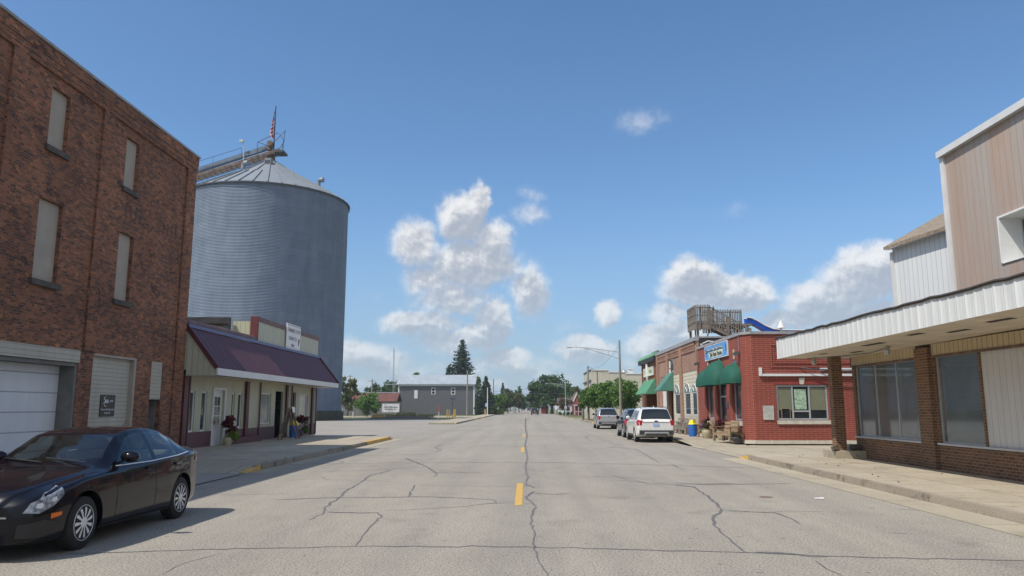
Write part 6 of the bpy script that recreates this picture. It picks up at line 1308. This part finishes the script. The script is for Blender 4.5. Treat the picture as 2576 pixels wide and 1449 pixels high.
P0=cb.outputs[0]
def vmath(op,a,b=None,s=None):
    n=N(t,'ShaderNodeVectorMath',operation=op)
    for i,v in enumerate((a,b)):
        if v is None: continue
        if isinstance(v,tuple): n.inputs[i].default_value=v
        else: L(t,v,n.inputs[i])
    if s is not None: n.inputs['Scale'].default_value=s
    return n.outputs['Vector'] if op!='LENGTH' else n.outputs['Value']
def math_(op,a,b=None,c=None,clamp=False):
    n=N(t,'ShaderNodeMath',operation=op,use_clamp=clamp)
    for i,v in enumerate((a,b,c)):
        if v is None: continue
        if isinstance(v,(int,float)): n.inputs[i].default_value=v
        else: L(t,v,n.inputs[i])
    return n.outputs[0]
def wnoise(vec,scale,detail=7,rough=.6,color=False,dist=0):
    n=N(t,'ShaderNodeTexNoise',i_Scale=scale,i_Detail=detail,i_Roughness=rough,i_Distortion=dist); L(t,vec,n.inputs['Vector']); return n.outputs['Color' if color else 'Fac']
# warp for billowing outlines
wc=vmath('SUBTRACT',wnoise(P0,16,4,.6,True),(.5,.5,.5)); Pw=vmath('ADD',P0,vmath('SCALE',wc,None,.035))
wc2=vmath('SUBTRACT',wnoise(P0,55,5,.65,True),(.5,.5,.5)); Pw=vmath('ADD',Pw,vmath('SCALE',wc2,None,.017))
blobs=[(1165,548,62,62,1),(1200,505,30,45,1),(1045,612,66,58,.85),(1240,600,62,48,.8),(1190,665,120,62,.95),(1333,732,48,70,.9),(1080,700,70,45,.8),(1140,750,95,48,.8),(1058,815,95,34,1),(1240,812,44,52,1.1),(1200,852,70,34,1),(1130,860,100,34,.75),(1272,905,65,30,.9),(1335,545,55,36,.5),(1338,495,50,28,.42),(1472,880,70,36,1.05),(1527,783,36,36,.85),(905,885,75,38,.85),(965,910,70,34,.7),(1735,690,66,44,1),(1790,735,118,44,1),(1890,738,56,36,1),(1690,792,80,26,.7),(1690,850,80,40,1.05),(1640,875,70,40,.8),(2175,695,90,62,1.05),(2085,755,95,50,1),(2225,665,50,42,1.05),(2000,800,85,26,.9),(2180,795,110,32,.9),(1605,300,90,38,.42),(1855,530,52,28,.27),(2530,120,120,60,.13),(935,740,60,28,.3),(1420,820,50,24,.33),(1400,920,90,30,.5),(1180,925,120,30,.55),(1330,935,70,26,.55),(1010,935,100,34,.5),(1420,955,70,22,.5),(1240,968,80,20,.5),(1530,960,60,20,.45),(900,960,60,20,.5),(1080,975,60,18,.45),(740,300,10,8,.0),(2020,690,60,30,.0),(1630,905,80,26,.6),(300,420,200,70,.0),(-400,500,260,90,.9),(3000,500,260,90,.9),(3300,800,260,70,.9)]
def blobsum(PP):
    acc=None
    for (u,v,ru,rv,st) in blobs:
        if st<=0: continue
        r=ray(u,v); n=math.sqrt(sum(c*c for c in r)); a=math.atan2(r[0],r[1]); e_=math.asin(r[2]/n)
        d=vmath('LENGTH',vmath('MULTIPLY',vmath('SUBTRACT',PP,(a,e_,0)),(F*.97/ru*.74,F*.97/rv*.74,0)))
        m_=N(t,'ShaderNodeMapRange',interpolation_type='SMOOTHSTEP'); L(t,d,m_.inputs[0]); m_.inputs[1].default_value=1.35; m_.inputs[2].default_value=.1; m_.inputs[3].default_value=0; m_.inputs[4].default_value=st
        acc=m_.outputs[0] if acc is None else math_('SMOOTH_MAX',acc,m_.outputs[0],.06)
    return acc
acc=blobsum(Pw); accu=blobsum(vmath('ADD',Pw,(-.008,.020,0)))
aba=math_('ABSOLUTE',az.outputs[0]); bk=N(t,'ShaderNodeMapRange',interpolation_type='SMOOTHSTEP'); L(t,aba,bk.inputs[0]); bk.inputs[1].default_value=.85; bk.inputs[2].default_value=1.25
bk2=N(t,'ShaderNodeMapRange',interpolation_type='SMOOTHSTEP'); L(t,el.outputs[0],bk2.inputs[0]); bk2.inputs[1].default_value=1.35; bk2.inputs[2].default_value=.9
acc=math_('MAXIMUM',acc,math_('MULTIPLY',math_('MULTIPLY',bk.outputs[0],bk2.outputs[0]),.50))  # cloud cover added behind the camera, out of view, for neutral fill light
fb=wnoise(P0,26,9,.60); fbu=wnoise(vmath('ADD',P0,(-.008,.020,0)),26,6,.6); fbs=wnoise(vmath('ADD',P0,(-.003,.006,0)),26,9,.60)
dens=math_('ADD',acc,math_('MULTIPLY',math_('SUBTRACT',fb,.5),.95)); densu=math_('ADD',accu,math_('MULTIPLY',math_('SUBTRACT',fbu,.5),.9))
mr=N(t,'ShaderNodeMapRange',interpolation_type='SMOOTHSTEP'); L(t,dens,mr.inputs[0]); mr.inputs[1].default_value=.16; mr.inputs[2].default_value=.62
gate=N(t,'ShaderNodeMapRange',interpolation_type='SMOOTHSTEP'); L(t,acc,gate.inputs[0]); gate.inputs[1].default_value=.08; gate.inputs[2].default_value=.80
alpha=math_('MULTIPLY',mr.outputs[0],gate.outputs[0])
du=N(t,'ShaderNodeMapRange',interpolation_type='SMOOTHSTEP'); L(t,densu,du.inputs[0]); du.inputs[1].default_value=.15; du.inputs[2].default_value=1.0
relief=math_('MULTIPLY',math_('SUBTRACT',fb,fbs),2.6)
sh=math_('ADD',math_('MULTIPLY',math_('SUBTRACT',1.0,du.outputs[0]),.80),relief); sh=math_('ADD',sh,.10,None,True)
CLC=ramp(t,sh,[(.05,(.44,.48,.55)),(.40,(.56,.585,.635)),(.65,(.75,.757,.775)),(.95,(.93,.925,.92))])
haze_el=N(t,'ShaderNodeMapRange',interpolation_type='SMOOTHSTEP'); L(t,el.outputs[0],haze_el.inputs[0]); haze_el.inputs[1].default_value=0.0; haze_el.inputs[2].default_value=.22; haze_el.inputs[3].default_value=.55; haze_el.inputs[4].default_value=.92
alpha=math_('MULTIPLY',alpha,haze_el.outputs[0])
SKYK=.115
scn=vmath('MULTIPLY',sk.outputs[0],(SKYK*.90,SKYK*1.16,SKYK*1.33)); hs=N(t,'ShaderNodeHueSaturation'); L(t,scn,hs.inputs['Color']); hs.inputs['Saturation'].default_value=1.0
# thin veil of haze low in the sky
veil=N(t,'ShaderNodeMapRange',interpolation_type='SMOOTHSTEP'); L(t,el.outputs[0],veil.inputs[0]); veil.inputs[1].default_value=.30; veil.inputs[2].default_value=0.; veil.inputs[3].default_value=0; veil.inputs[4].default_value=.6
skc=mixc(t,veil.outputs[0],hs.outputs[0],(.33,.43,.60))
fin=mixc(t,alpha,skc,CLC); L(t,fin,bg.inputs[0]); bg.inputs[1].default_value=1.0
cd=bpy.data.cameras.new('Camera'); cam=bpy.data.objects.new('Camera',cd); COL.objects.link(cam); SC.camera=cam
cd.sensor_width=36; cd.lens=36*F/2576; cd.clip_end=6000; cd.clip_start=.1
cam.location=(0,0,H)
fw=Vector((-math.sin(YW)*math.cos(PT),math.cos(YW)*math.cos(PT),math.sin(PT))); cam.rotation_euler=fw.to_track_quat('-Z','Y').to_euler()
SC.view_settings.view_transform='Standard'; SC.view_settings.look='None'; SC.view_settings.exposure=0.0; SC.view_settings.gamma=1
SC.cycles.use_denoising=True; SC.cycles.max_bounces=6; SC.cycles.transparent_max_bounces=8
